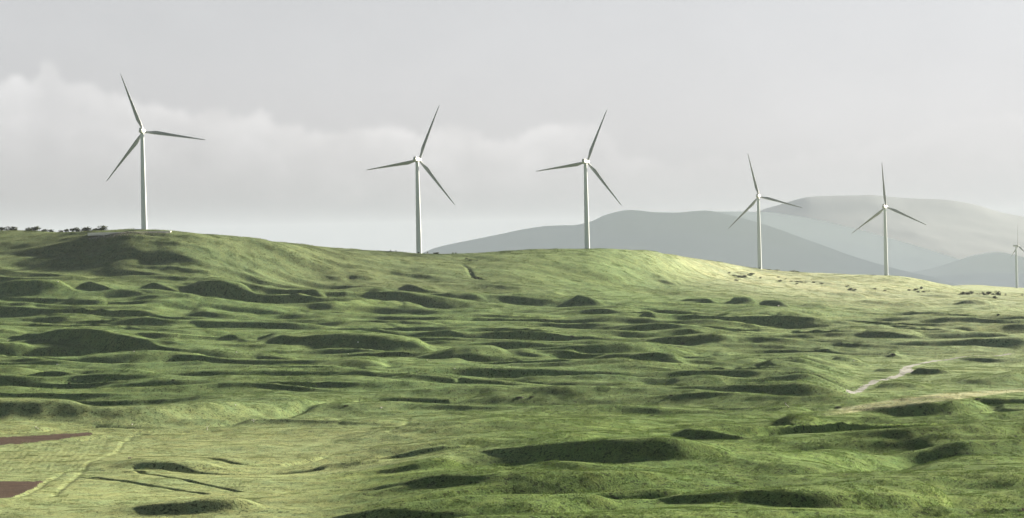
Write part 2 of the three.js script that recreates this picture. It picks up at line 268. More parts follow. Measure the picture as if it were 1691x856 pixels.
// the fields on the left and the near slopes
E(31, [[390, 226], [470, 215], [560, 207], [650, 203]], [[390, 229], [480, 236], [560, 229], [650, 215]]);
E(26, [[650, 208], [800, 200], [900, 203], [1050, 203], [1200, 198], [1400, 197]], [[650, 214], [870, 230], [960, 250], [1080, 249], [1180, 233], [1400, 205]]);
E(21, [[-80, 220], [200, 228], [400, 232], [620, 285], [800, 290], [950, 275], [1150, 245], [1350, 225], [1600, 230], [1760, 238], [1900, 255], [2050, 285], [2140, 318]], [[-80, 465], [200, 455], [420, 437], [700, 425], [1000, 420], [1300, 425], [1500, 400], [1690, 380], [1900, 340], [2100, 325], [2140, 322]]);
E(11, [[560, 680], [700, 640], [850, 620], [950, 610], [1150, 610], [1300, 622], [1420, 655], [1560, 682]], [[560, 686], [700, 700], [850, 692], [1000, 680], [1150, 690], [1400, 702], [1560, 696]]);
E(33, [[690, 698], [760, 685], [900, 679], [1060, 684]], [[690, 702], [780, 699], [950, 690], [1060, 690]]);
E(16, [[-80, 60], [150, 52], [300, 60], [430, 82], [560, 96]], [[-80, 180], [150, 190], [300, 170], [430, 130], [560, 108]]);
E(17, [[430, 105], [560, 88], [700, 82], [900, 95], [1080, 112]], [[430, 140], [560, 180], [760, 190], [950, 165], [1080, 120]]);
Fm(35, [[330, 674], [500, 650], [700, 615], [900, 580], [1100, 550], [1290, 533], [1340, 530]], [[330, 680], [540, 673], [760, 641], [940, 611], [1130, 581], [1250, 557], [1340, 536]]);
Fm(17, [[180, 285], [300, 262], [420, 256], [540, 264]], [[180, 292], [320, 300], [480, 292], [540, 276]]);
Fm(20, [[800, 400], [850, 370], [920, 340], [1000, 332], [1200, 328], [1400, 310], [1500, 298], [1640, 293]], [[800, 403], [1000, 409], [1200, 403], [1400, 396], [1640, 372]]);
Fm(21, [[560, 42], [620, 15], [720, 20], [850, 62]], [[560, 46], [650, 70], [760, 76], [850, 66]]);
Fm(20, [[300, 545], [480, 525], [700, 525], [900, 535], [1050, 545]], [[300, 555], [480, 590], [700, 600], [900, 570], [1050, 550]]);
Fm(19, [[1100, 270], [1200, 255], [1300, 252], [1420, 268]], [[1100, 276], [1250, 290], [1330, 290], [1420, 278]]);
G(28, [[-310, 546], [-200, 515], [0, 468], [180, 428], [300, 405], [450, 388], [700, 384], [900, 392], [1050, 415], [1180, 460], [1300, 512], [1400, 572], [1480, 642]], [[-310, 552], [-250, 606], [0, 640], [200, 625], [400, 602], [600, 622], [850, 642], [1000, 652], [1200, 652], [1480, 657]]);
G(24, [[-1120, 790], [-1020, 750], [-870, 710], [-720, 680], [-520, 665], [-270, 668], [0, 666], [200, 652], [400, 645], [600, 648], [900, 660], [1200, 692], [1400, 722]], [[-1120, 798], [-920, 808], [-620, 822], [-220, 830], [0, 810], [300, 797], [600, 790], [900, 777], [1200, 752], [1400, 730]]);
P(27, [[165, 855], [200, 846], [248, 832], [298, 825], [350, 821], [400, 823], [470, 839]], [[165, 858], [240, 862], [300, 851], [350, 847], [470, 845]]);
P(31, [[1050, 856], [1088, 847], [1143, 838], [1198, 832], [1251, 829], [1306, 825], [1361, 822], [1420, 820], [1500, 820], [1560, 824], [1600, 827]], [[1050, 862], [1140, 885], [1250, 886], [1400, 880], [1500, 860], [1560, 843], [1600, 831]]);
P(22, [[480, 864], [700, 850], [840, 840], [950, 840], [1050, 850]], [[480, 870], [700, 885], [840, 890], [950, 880], [1050, 858]]);
H(28, [[1050, 790], [1200, 740], [1400, 700], [1560, 690], [1650, 680]], [[1050, 798], [1180, 792], [1300, 766], [1420, 740], [1560, 705], [1650, 690]]);
H(26, [[210, 472], [400, 430], [600, 405], [800, 380], [1000, 345], [1200, 330], [1400, 326], [1750, 328]], [[210, 480], [400, 500], [600, 520], [900, 505], [1200, 490], [1400, 480], [1750, 470]]);
H(25, [[210, 476], [280, 456], [360, 456], [450, 467]], [[210, 485], [280, 493], [360, 491], [450, 476]]);
H(23, [[60, 320], [150, 285], [260, 272], [340, 280], [420, 310], [520, 350], [640, 387]], [[60, 328], [150, 345], [260, 385], [400, 416], [520, 406], [640, 392]]);
G(25, [[940, 370], [1050, 358], [1200, 363], [1320, 390], [1430, 430], [1540, 470], [1600, 491]], [[940, 376], [1100, 430], [1250, 480], [1380, 506], [1500, 506], [1600, 496]]);
H(30, [[440, 265], [600, 230], [760, 200], [900, 180], [1020, 160], [1160, 150], [1280, 165], [1400, 202], [1480, 227]], [[440, 280], [560, 305], [720, 300], [880, 290], [1050, 270], [1200, 265], [1350, 250], [1480, 235]]);
H(29, [[1400, 228], [1480, 205], [1596, 203], [1740, 215]], [[1400, 236], [1480, 262], [1596, 269], [1740, 260]]);
G(29, [[960, 344], [1100, 305], [1280, 260], [1450, 232], [1600, 215], [1790, 215], [1910, 239]], [[960, 347], [1080, 343], [1200, 321], [1350, 291], [1500, 266], [1650, 256], [1800, 250], [1910, 244]]);
G(34, [[740, 318], [850, 300], [980, 287], [1130, 281]], [[740, 322], [870, 313], [1000, 299], [1130, 288]]);
G(30, [[900, 332], [1000, 305], [1090, 291]], [[900, 337], [1000, 315], [1090, 297]]);
G(19, [[-40, 300], [80, 288], [160, 300], [250, 332]], [[-40, 340], [120, 353], [250, 345]]);
H(19, [[-60, 592], [0, 565], [100, 558], [200, 578], [300, 602]], [[-60, 600], [50, 616], [180, 617], [300, 611]]);
H(20, [[150, 702], [250, 684], [330, 679], [450, 690], [540, 713]], [[150, 712], [280, 719], [420, 719], [540, 717]]);
G(31, [[-70, 142], [0, 130], [80, 125], [150, 130], [200, 152]], [[-70, 146], [20, 152], [100, 161], [200, 158]]);
G(20, [[-40, 35], [130, 55], [330, 48], [480, 42], [640, 45], [760, 60], [920, 72]], [[-40, 45], [160, 100], [400, 105], [560, 150], [760, 150], [920, 92]]);
G(19, [[900, 85], [1030, 62], [1170, 50], [1270, 65], [1400, 105]], [[900, 92], [1030, 130], [1170, 130], [1300, 125], [1400, 110]]);
G(20, [[150, 240], [350, 228], [560, 225], [760, 235]], [[150, 248], [350, 262], [560, 262], [760, 246]]);
H(20, [[860, 470], [1000, 440], [1200, 430], [1400, 440], [1650, 430]], [[860, 480], [1000, 500], [1200, 520], [1400, 520], [1650, 510]]);
H(21, [[700, 600], [900, 570], [1200, 560], [1500, 575], [1650, 580]], [[700, 606], [900, 600], [1200, 600], [1500, 620], [1650, 620]]);

// ditches, tracks and plough lines: shallow grooves along lines on the ground
const grooves = [];
const groove = (x0, y0, s) => (depth, width, pts) => grooves.push({ depth, width, pts: pts.map(([x, y]) => level([x0 + x / s, y0 + y / s])) });
const gE = groove(0, 600, 3.843), gF = groove(420, 620, 3.627), gB = groove(420, 440, 3.843);
gE(1.5, 2.6, [[-60, 470], [200, 456], [420, 437], [620, 428], [850, 428], [1100, 430], [1300, 424], [1500, 404], [1690, 384], [1900, 352], [2150, 318], [2300, 306]]);
gE(1.1, 2.2, [[-60, 524], [150, 518], [400, 495], [600, 478], [760, 470], [900, 462]]);
gE(0.35, 0.9, [[860, 462], [800, 500], [740, 560], [660, 606], [560, 650], [480, 722], [390, 790], [330, 850]]);
gE(0.35, 0.9, [[470, 675], [400, 690], [350, 725], [290, 750], [230, 800], [120, 850]]);
gE(0.6, 0.8, [[500, 722], [700, 745], [900, 770], [1100, 800], [1250, 824]]);
gE(0.6, 0.8, [[570, 722], [800, 752], [1000, 782], [1300, 830]]);
gE(0.6, 0.8, [[850, 690], [1000, 715], [1150, 745], [1300, 772], [1550, 812]]);
gE(1.2, 1.4, [[840, 596], [1000, 594], [1200, 598], [1350, 620], [1500, 642], [1690, 642], [1800, 635]]);
gE(1.4, 1.6, [[880, 682], [1050, 684], [1250, 697], [1450, 706], [1750, 700], [2000, 696]]);
gF(1.2, 1.6, [[0, 532], [180, 526], [340, 512], [480, 495], [640, 490], [780, 488]]);
gF(1.2, 2.0, [[560, 214], [760, 208], [1000, 208], [1180, 209], [1400, 198], [1620, 192], [1900, 192], [2100, 178]]);
gF(1.0, 1.6, [[400, 108], [560, 118], [800, 122], [1200, 125], [1300, 132]]);
gF(0.5, 1.1, [[806, 402], [850, 375], [900, 345], [920, 300], [760, 315], [560, 312]]);
groove(1251, 620, 3.627)(4.2, 13, [[690, 650], [760, 600], [860, 560], [950, 540]]);
gB(1.3, 1.7, [[1325, -10], [1355, 15], [1370, 50], [1390, 72], [1440, 84]]);
for (let k = 0; k < 13; k++) gE(0.17, 0.8, [[880 + 46 * k, 448 - 1.2 * k], [840 + 34 * k, 490 - 2 * k], [800 + 20 * k, 530 - 3 * k], [740 + 8 * k, 585 - 4 * k]]);
for (let k = 0; k < 16; k++) gE(0.12, 0.7, [[60 + 42 * k, 520 - 3 * k], [-20 + 42 * k, 600], [-110 + 42 * k, 690]]);

// everything needed along one line of sight across the ground
const hSkyDrop = (h) => Math.min(h - 4, Math.max(h - 26, -70));
function column(xu) {
  const x = clamp(xu, -150, 1850), ds = [4], hs = [0];
  for (const c of contours) { const d = c.d(x); ds.push(d); hs.push(hgt(c.y(x), d)); }
  hs[0] = hs[1];
  const dS = ds[ds.length - 1], hS = hs[hs.length - 1];
  ds.push(dS + 140, dS + 520, 5000, 5700, 7000, 12000, 18000, 30000); hs.push(hS - 3.2, hSkyDrop(hS), hgt(farRidge(x), 5000), -92, -104, -180, -280, -470);
  const base = pchip(ds, hs), rises = [];
  const yAt = (d) => CY - base(d) * F / d;
  const find = (y) => { let a = 430, b = dS; if (yAt(b) > y) return b - 5; for (let k = 0; k < 30; k++) { const m = (a + b) / 2; if (yAt(m) > y) a = m; else b = m; } return (a + b) / 2; };
  if (xu > -400 && xu < 2100) for (const m of mounds) {
    const wide = m.x1 - m.x0;
    if (xu > m.x0 - 0.45 * wide && xu < m.x1 + 0.45 * wide) {       // the broad swell that the mound stands on
      m.foot ??= footLine(m);
      const t = (xu - m.x0 + 0.45 * wide) / (1.9 * wide), e = Math.sin(Math.PI * t) ** 2, f = m.foot;
      const L = 1.5 * f.most / (m.tan * F / f.d0 + 0.15), rise = 0.5 * L / 1.5 * m.tan * e;
      if (rise > 0.15) rises.push({ df: f.d0 + f.k * ((xu - CX) / F * f.d0 - f.X0) - 0.2 * L, dc: f.d0 + f.k * ((xu - CX) / F * f.d0 - f.X0) + 0.8 * L, L, rise, back: 2.2 * L });
    }
    if (xu < m.x0 - (m.x0 < 4 ? 110 : 14) || xu > m.x1 + (m.x1 > 1687 ? 110 : 14)) continue;
    const q = clamp(xu, m.x0, m.x1), off = Math.abs(xu - q);
    m.foot ??= footLine(m);
    const df = m.foot.d0 + m.foot.k * ((xu - CX) / F * m.foot.d0 - m.foot.X0) + m.foot.bow * (2 * (q - m.x0) / (m.x1 - m.x0) - 1) ** 2, own = m.bot(q) - m.top(q);
    const end = m.foot.d0 > 1950 ? Math.max(12, 0.3 * wide) : clamp(0.26 * wide, 14, m.near ? 70 : 50), part = smooth(0, 0.34, own / m.foot.most) * smooth(-14, end, Math.min(xu - m.x0 + (m.x0 < 4 ? 90 : 0), m.x1 - xu + (m.x1 > 1687 ? 90 : 0)));
    const gap = (yAt(df) - m.top(q)) * part;
    if (gap < 0.2) continue;
    const slope = Math.abs((yAt(df + 15) - yAt(df - 15)) / 30);
    const hill = df > 1950, L = Math.min(gap / (m.tan * F / df + slope), hill ? 24 : 80), rise = L * m.tan, depr = Math.max(0.012, -base(df) / df);
    rises.push({ df, dc: df + L, L, rise, back: hill ? 1.3 * L : clamp(0.75 * rise / depr, 1.6 * L, 7 * L) });
  }
  const cuts = [];
  if (xu > -200 && xu < 1900) for (const g of grooves) for (let k = 0; k < g.pts.length - 1; k++) {
    const [xa, ya] = g.pts[k], [xb, yb] = g.pts[k + 1];
    g.w ??= []; 
    const seg = g.w[k] ??= (() => { return { xa, ya, xb, yb }; })();
    const far = 26 + Math.max(0, g.width - 3) * 20, lo = Math.min(xa, xb) - far, hi = Math.max(xa, xb) + far;
    if (xu < lo || xu > hi) continue;
    if (seg.A === undefined) { seg.A = 1; seg.da = findOn(xa, ya); seg.db = findOn(xb, yb); }
    cuts.push({ ax: (xa - CX) / F * seg.da, ad: seg.da, bx: (xb - CX) / F * seg.db, bd: seg.db, depth: g.depth, width: g.width });
  }
  return { base, rises, cuts, find, dS };
}
// the foot of a mound runs nearly straight over the ground, wherever nearer crests hide it
function footLine(m) {
  const hold = mounds.splice(0), keep = grooves.splice(0), n = 15; let sw = 0, sx = 0, sd = 0, most = 0; const q = [];
  for (let k = 1; k < n; k++) {
    const x = mix(m.x0, m.x1, k / n), g = Math.max(0, m.bot(x) - m.top(x)), d = column(x).find(m.bot(x)), X = (x - CX) / F * d;
    q.push([X, d, g]); sw += g; sx += g * X; sd += g * d; most = Math.max(most, g);
  }
  mounds.push(...hold); grooves.push(...keep);
  sx /= sw; sd /= sw; let a = 0, b = 1e-6;
  for (const [X, d, g] of q) { a += g * (X - sx) * (d - sd); b += g * (X - sx) ** 2; }
  return { X0: sx, d0: sd, k: clamp(a / b, -0.9, m.dark ? 0.05 : 0.8), most, bow: Math.min(45, 0.3 * (m.x1 - m.x0) / F * sd) };
}
function findOn(x, y) { const g = grooves.splice(0); const c = column(x); grooves.push(...g); return c.find(y); }

function groundAt(col, xu, d) {
  const X = (xu - CX) / F * d, dw = d + 4.5 * noise(X / 32, d / 55, 61.5) + 1.6 * noise(X / 10, d / 15, 63.5);
  let h = col.base(d), m = 0;
  for (const r of col.rises) {
    if (dw <= r.df || dw >= r.dc + r.back) continue;
    let f;
    if (dw < r.dc) { const u = (dw - r.df) / r.L; f = u * u * (3 - 2 * u); } else { const v = (dw - r.dc) / r.back; f = 1 - v * v * (3 - 2 * v); }
    f *= r.rise * 0.9;
    const k = Math.min(2.6, m, f);
    m = Math.max(m, f) + (k > 1e-4 ? 0.25 * k * Math.max(0, 1 - Math.abs(m - f) / k) ** 2 : 0);
  }
  h += m;
  let cut = 0;
  for (const s of col.cuts) {
    const vx = s.bx - s.ax, vd = s.bd - s.ad, t = clamp(((X - s.ax) * vx + (d - s.ad) * vd) / (vx * vx + vd * vd), 0, 1);
    const e = Math.hypot(X - s.ax - t * vx, d - s.ad - t * vd) / s.width;
    if (e < 3) cut = Math.max(cut, s.depth * Math.exp(-e * e));
  }
  h -= cut;
  // small swells, hummocks and tussocks
  const w = smooth(5, 400, d) * (1 - smooth(4000, 7000, d));
  const q = mix(0.35, 1, smooth(0, 700, xu + (d > 900 ? (d - 900) * 3 : 0)));      // the ploughed fields near the left are smoother
  // long low swells, steeper on the near side, where no mound stands
  const calm = 1 - smooth(1310, 1430, xu) * smooth(1100, 1210, d) * (1 - smooth(1600, 1700, d));
  const zone = calm * smooth(850, 1250, d) * (1 - 0.8 * smooth(2030, 2250, d)) * (1 - 0.72 * m / (m + 2.5));
  const wx = X + 22 * noise(X / 80, d / 90, 21.5), wd = d + 0.12 * X + 12 * noise(X / 70, d / 90, 23.5) + 3 * noise(X / 24, d / 50, 27.5);
  const swell = (lx, ld, z, c) => { const R = (e) => 1 - 2.1 * Math.hypot(noise(wx / lx, e / ld, z), 0.1), r0 = R(wd); return R(wd + c * r0); };
  h += w * zone * (9.5 * (0.6 + 0.4 * smooth(-0.3, 0.2, noise(X / 120, d / 100, 51.5))) * swell(150, 44, 31.5, 13) + 3.2 * swell(85, 20, 37.5, 5));
  const close = (1 - smooth(850, 1150, d)) * smooth(450, 800, xu) * (1 - 0.6 * m / (m + 2.5));
  if (close > 0) { const e0 = d - 0.35 * X + 6 * noise(X / 40, d / 60, 25.5), T = (e) => 1 - 2 * Math.hypot(noise(X / 150, e / 30, 47.5), 0.13); h += w * close * 6.5 * T(e0 + 9 * T(e0)); }
  if (close > 0) h += w * close * (0.6 * swell(70, 26, 41.5, 8) + 0.3 * swell(26, 9, 43.5, 3));
  h += w * q * mix(0.3, 1, calm) * (1.3 * (1 - 0.7 * m / (m + 2)) * noise(wx / 62, wd / 26, 1.5) + 0.6 * noise(X / 22, wd / 11, 4.5) + 0.17 * noise(X / 8, d / 6, 7.5));
  const fine = mix(3, 5, smooth(700, 2600, d));
  h += w * mix(0.5, 1, q) * 0.09 * noise(X / fine, d / fine, 2.5);
  return h;
}
// the ground under a place given by frame coordinates of its foot (open ground), or at a given distance
function place(x, y, d) {
  const [xu, yu] = level([x, y]), c = column(xu), dd = d ?? c.find(yu);
  return new THREE.Vector3((xu - CX) / F * dd, groundAt(c, xu, dd), -dd);
}
function seen(x, y) {                                   // first ground met by the line of sight
  const [xu, yu] = level([x, y]), c = column(xu);
  for (let d = 500; d < 3700; d += 1.5) { const h = groundAt(c, xu, d); if (h >= hgt(yu, d)) return new THREE.Vector3((xu - CX) / F * d, h, -d); }
  return place(x, y);
}

// ───────────────────────── materials ─────────────────────────
function tileNoise(n, seed) {                           // lattice noise that repeats every n cells
  const r = rng(seed), g = new Float32Array(n * n); for (let i = 0; i < g.length; i++) g[i] = r();
  return (x, y) => {
    const xi = Math.floor(x), yi = Math.floor(y), fx = x - xi, fy = y - yi, sx = fx * fx * (3 - 2 * fx), sy = fy * fy * (3 - 2 * fy);
    const a = ((xi % n) + n) % n, b = (a + 1) % n, c = ((yi % n) + n) % n, d = (c + 1) % n;
    return mix(mix(g[c * n + a], g[c * n + b], sx), mix(g[d * n + a], g[d * n + b], sx), sy);
  };
}
function texture(size, repeat, fill, srgb = true) {
  const data = new Uint8Array(size * size * 4), c = [0, 0, 0];
  for (let j = 0; j < size; j++) for (let i = 0; i < size; i++) {
    fill(i / size, j / size, c); const k = (j * size + i) * 4;
    for (let q = 0; q < 3; q++) { const v = clamp(c[q], 0, 1); data[k + q] = Math.round(255 * (srgb ? (v <= 0.0031308 ? v * 12.92 : 1.055 * v ** (1 / 2.4) - 0.055) : v)); }
    data[k + 3] = 255;
  }
  const t = new THREE.DataTexture(data, size, size); t.wrapS = t.wrapT = THREE.RepeatWrapping; t.magFilter = THREE.LinearFilter; t.minFilter = THREE.LinearFilter;
  if (srgb) t.colorSpace = THREE.SRGBColorSpace; t.repeat.set(repeat, repeat); t.needsUpdate = true; return t;
}
const tn = [16, 37, 83, 171, 340, 512].map((n, k) => [n, tileNoise(n, 11 + k)]);
const layered = (u, v, w) => { let s = 0; for (let k = 0; k < tn.length; k++) s += w[k] * (tn[k][1](u * tn[k][0], v * tn[k][0]) - 0.5); return s; };
const grassMap = texture(1024, 1 / 67, (u, v, c) => {
  const a = layered(u, v, [0.25, 0.25, 0.3, 0.45, 0.5, 0.5]);
  let t = 0.72 + 0.75 * a;
  const speck = tn[3][1](u * 171, v * 171) * 0.5 + tn[2][1](u * 83, v * 83) * 0.5;
  t *= 1 - 0.72 * smooth(0.6, 0.72, speck);            // dark tussocks and weeds between the blades
  const dry = layered(v, u, [0.4, 0.4, 0.3, 0.2, 0.2, 0.1]);
  c[0] = t * (1 + 0.25 * dry); c[1] = t; c[2] = t * (1 - 0.15 * dry);
});
const grassBump = texture(1024, 1 / 43, (u, v, c) => { c[0] = c[1] = c[2] = 0.5 + layered(v, u, [0.1, 0.15, 0.3, 0.5, 0.6, 0.5]); }, false);
const soilMap = texture(512, 1 / 40, (u, v, c) => { const t = 0.75 + 0.6 * layered(u, v, [0.3, 0.3, 0.3, 0.4, 0.4, 0.3]) + 0.2 * Math.sin((v + 0.15 * u) * 2 * Math.PI * 9); c[0] = c[1] = c[2] = t; });
const M = {
  grass: new THREE.MeshPhysicalMaterial({ specularIntensity: 0.04, vertexColors: true, map: grassMap, bumpMap: grassBump, bumpScale: 0.12, roughness: 1 }),
  soil: new THREE.MeshPhysicalMaterial({ specularIntensity: 0.1, color: new THREE.Color(0.05, 0.033, 0.023), map: soilMap, roughness: 1, bumpMap: grassBump, bumpScale: 0.2 }),
  track: new THREE.MeshPhysicalMaterial({ specularIntensity: 0.15, color: new THREE.Color(0.2, 0.212, 0.2), map: soilMap, roughness: 1 }),
  tower: new THREE.MeshStandardMaterial({ color: new THREE.Color(0.47, 0.52, 0.57), roughness: 0.45 }),
  blade: new THREE.MeshStandardMaterial({ color: new THREE.Color(0.28, 0.3, 0.31), roughness: 0.5 }),
  nacelle: new THREE.MeshStandardMaterial({ color: new THREE.Color(0.42, 0.44, 0.45), roughness: 0.5 }),
  dark: new THREE.MeshStandardMaterial({ color: new THREE.Color(0.05, 0.05, 0.055), roughness: 0.7 }),
  concrete: new THREE.MeshStandardMaterial({ color: new THREE.Color(0.75, 0.74, 0.71), roughness: 0.9, map: soilMap }),
  stone: new THREE.MeshStandardMaterial({ color: new THREE.Color(0.33, 0.32, 0.3), roughness: 0.95 }),
  whiteStone: new THREE.MeshStandardMaterial({ color: new THREE.Color(0.75, 0.73, 0.68), roughness: 0.9 }),
  straw: new THREE.MeshStandardMaterial({ color: new THREE.Color(0.5, 0.46, 0.3), roughness: 1 }),
  bark: new THREE.MeshStandardMaterial({ color: new THREE.Color(0.07, 0.055, 0.04), roughness: 1 }),
  blades: new THREE.MeshPhysicalMaterial({ specularIntensity: 0.1, vertexColors: true, roughness: 0.95, side: THREE.DoubleSide, transmission: 0.3, thickness: 0 }),
  leaf: new THREE.MeshPhysicalMaterial({ specularIntensity: 0.2, vertexColors: true, color: 0xffffff, roughness: 0.9, side: THREE.DoubleSide }),
};

// ───────────────────────── grass and scrub ─────────────────────────
function bladesPatch(seed, tufts, blades, reach, tall) {   // a few square metres of tufts, each a sheaf of bent blades
  const r = rng(seed), p = [], c = [], n = [];
  for (let t = 0; t < tufts; t++) {
    const R = reach * Math.sqrt(r()), a = r() * 6.283, tx = R * Math.cos(a), tz = R * Math.sin(a), hgh = tall * (0.45 + 0.8 * r() * r()), shade = r() < 0.2 ? 0.35 + 0.3 * r() : 0.75 + 0.5 * r(), dry = (r() - 0.5) * 0.3;
    for (let b = 0; b < blades; b++) {
      const q = r() * 6.283, lean = 0.2 + 0.6 * r(), w = hgh * (0.1 + 0.12 * r()), ox = tx + (r() - 0.5) * hgh * 0.9, oz = tz + (r() - 0.5) * hgh * 0.9, cx = Math.cos(q), cz = Math.sin(q);
      p.push(ox - cz * w, -0.06, oz + cx * w, ox + cz * w, -0.06, oz - cx * w, ox + cx * lean * hgh, hgh * (0.7 + 0.4 * r()), oz + cz * lean * hgh);
      const k = shade * (0.85 + 0.3 * r());
      for (let v = 0; v < 3; v++) { c.push(k * (1 + dry), k, k * (1 - dry * 0.6)); n.push(cx * 0.2, 1, cz * 0.2); }
    }
  }
  const g = new THREE.BufferGeometry(); g.setAttribute('position', new THREE.Float32BufferAttribute(p, 3)); g.setAttribute('color', new THREE.Float32BufferAttribute(c, 3)); g.setAttribute('normal', new THREE.Float32BufferAttribute(n, 3)); return g;
}
function leafy(seed, leaves, lobes, flat = 0.8) {        // a crown about 1 m across and 1 m tall: leaf-sized faces round several lobes, base at 0
  const r = rng(seed), p = [], c = [], n = [], L = [];
  for (let k = 0; k < lobes; k++) { const a = r() * 6.283, q = 0.27 * Math.sqrt(r()) * (k ? 1 : 0); L.push([q * Math.cos(a), 0.2 + 0.45 * r() * (k ? 1 : 1.25), q * Math.sin(a), 0.16 + 0.14 * r()]); }
  for (let k = 0; k < leaves; k++) {
    const [lx, ly, lz, lr] = L[k % lobes], u = r() * 2 - 1, a = r() * 6.283, q = Math.sqrt(1 - u * u), rad = lr * (0.55 + 0.55 * Math.sqrt(r())), dx = q * Math.cos(a), dz = q * Math.sin(a);
    const x = lx + dx * rad, y = Math.max(0.05, ly + u * rad * flat), z = lz + dz * rad, w = 0.045 + 0.05 * r();
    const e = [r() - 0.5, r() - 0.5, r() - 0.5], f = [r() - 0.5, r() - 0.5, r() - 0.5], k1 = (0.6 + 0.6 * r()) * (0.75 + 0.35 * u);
    p.push(x + e[0] * w * 2, y + e[1] * w * 2, z + e[2] * w * 2, x + f[0] * w * 2, y + f[1] * w * 2, z + f[2] * w * 2, x - (e[0] + f[0]) * w * 1.6, y - (e[1] + f[1]) * w * 1.6, z - (e[2] + f[2]) * w * 1.6);
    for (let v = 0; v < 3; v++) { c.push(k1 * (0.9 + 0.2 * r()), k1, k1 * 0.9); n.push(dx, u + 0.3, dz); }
  }
  const g = new THREE.BufferGeometry(); g.setAttribute('position', new THREE.Float32BufferAttribute(p, 3)); g.setAttribute('color', new THREE.Float32BufferAttribute(c, 3)); g.setAttribute('normal', new THREE.Float32BufferAttribute(n, 3)); return g;
}
function sward(nc, nr, pos, nor, col, what, ds, xs) {
  const r = rng(77), sets = [[], [], [], []], scrub = [], up = new THREE.Vector3(0, 1, 0), nv = new THREE.Vector3(), q = new THREE.Quaternion(), q2 = new THREE.Quaternion(), m4 = new THREE.Matrix4(), at = new THREE.Vector3(), sc = new THREE.Vector3();
  for (let i = 0; i < nc - 1; i++) {
    if (Math.abs(xs[i]) > 10.7) continue;
    let top = 1e9;
    for (let j = 0; j < nr - 1; j++) {
      const d = ds[j]; if (d < 520 || d > 3300) continue;
      const k = (j * nc + i) * 3, y = CY - pos[k + 1] * F / d, hidden = y > top + 2.5; top = Math.min(top, y);
      if (hidden || what[k / 3]) continue;
      const area = (pos[k + 3] - pos[k]) * (ds[j + 1] - d), near = d < 1150, X = pos[k];
      const crop = smooth(900, 500, CX + X / d * F) * smooth(1150, 900, d);
      const cover = (near ? 0.06 : 0.017 * 1150 / d) * (1 - 0.45 * crop);
      const put = (list, size, extra = 1) => {
        const fx = r(), fz = r();
        at.set(mix(pos[k], pos[k + 3], fx), mix(pos[k + 1], pos[k + 4], fx) + (pos[k + nc * 3 + 1] - pos[k + 1]) * fz, mix(pos[k + 2], pos[k + nc * 3 + 2], fz));
        nv.set(nor[k], nor[k + 1], nor[k + 2]); q.setFromUnitVectors(up, nv); q2.setFromAxisAngle(up, r() * 6.283); q.multiply(q2); sc.set(size, size * extra, size);
        list.push([m4.compose(at, q, sc).clone(), col[k], col[k + 1], col[k + 2]]);
      };
      const wild = noise(X / 60, d / 45, 71.5) + 0.7 * noise(X / 14, d / 14, 73.5);
      if (r() < area * cover) put(sets[(near ? 0 : 2) + (r() < 0.5 ? 0 : 1)], mix(0.8, 1.15, r()), mix(0.75, 1.25, r()) * (1 - 0.45 * crop) * (near ? 1 : mix(1, 1.5, smooth(1150, 2400, d))));
      if (r() < area * 0.022 * (1 - 0.93 * crop) * smooth(-0.1, 0.55, wild)) put(scrub, mix(0.4, 1.4, r() * r()) * (near ? 0.65 : 1), mix(0.4, 0.7, r()));
    }
  }
  const shapes = [bladesPatch(1, 110, 5, 3, 0.25), bladesPatch(2, 110, 5, 3, 0.2), bladesPatch(3, 70, 5, 4.5, 0.42), bladesPatch(4, 70, 5, 4.5, 0.36)], tone = new THREE.Color();
  const lay = (name, label, geometry, material, list, k) => {
    const o = new THREE.InstancedMesh(geometry, material, list.length); o.name = numbered(name); o.castShadow = o.receiveShadow = true; o.userData = { kind: 'stuff', label };
    list.forEach(([m, a, b, c], n) => { o.setMatrixAt(n, m); o.setColorAt(n, tone.setRGB(a * k[0], b * k[1], c * k[2])); }); scene.add(o);
  };
  sets.forEach((list, n) => lay('grass', n < 2 ? 'tufted green grass on the near slopes' : 'tufted green grass on the far hummocks', shapes[n], M.blades, list, [1, 1.05, 0.95]));
  lay('scrub', 'low dark weeds and bushes speckling the grass', leafy(5, 60, 4), M.leaf, scrub, [0.42, 0.45, 0.48]);
  console.log('grass', sets.map((l) => l.length), 'scrub', scrub.length);
}

// ───────────────────────── the ground ─────────────────────────
const inside = (poly, x, y) => { let r = false; for (let i = 0, j = poly.length - 1; i < poly.length; j = i++) { const [a, b] = poly[i], [c, d] = poly[j]; if ((b > y) !== (d > y) && x < (c - a) * (y - b) / (d - b) + a) r = !r; } return r; };
const fieldA = [[-40, 724], [40, 720], [90, 717], [140, 714], [156, 716], [150, 720], [100, 726], [50, 732], [0, 736], [-40, 737]].map(level);
const fieldB = [[-40, 795], [74, 795], [62, 804], [40, 815], [20, 822], [-40, 826]].map(level);
const fieldC = [[1672, 846], [1680, 843], [1688, 838], [1740, 836], [1740, 850]].map(level);
const trackLines = [
  [2.4, [[1405, 649.5], [1430, 638], [1442, 632], [1462, 627.5], [1480, 623], [1492, 616], [1497, 609], [1503, 605], [1520, 601], [1545, 596], [1580, 592], [1620, 588], [1660, 586.5], [1720, 584]]],
  [1.3, [[1430, 638], [1447, 629], [1470, 623], [1486, 619]]],
  [1.3, [[1489, 613], [1495, 606], [1503, 604]]],
  [1.4, [[1503, 606], [1504.5, 611], [1504.5, 616]]],
].map(([w, pts]) => { const q = pts.map(([x, y]) => { const p = seen(x, y); return [p.x, -p.z]; }); return { w, q, bb: [Math.min(...q.map((p) => p[0])) - 4, Math.max(...q.map((p) => p[0])) + 4, Math.min(...q.map((p) => p[1])) - 4, Math.max(...q.map((p) => p[1])) + 4] }; });
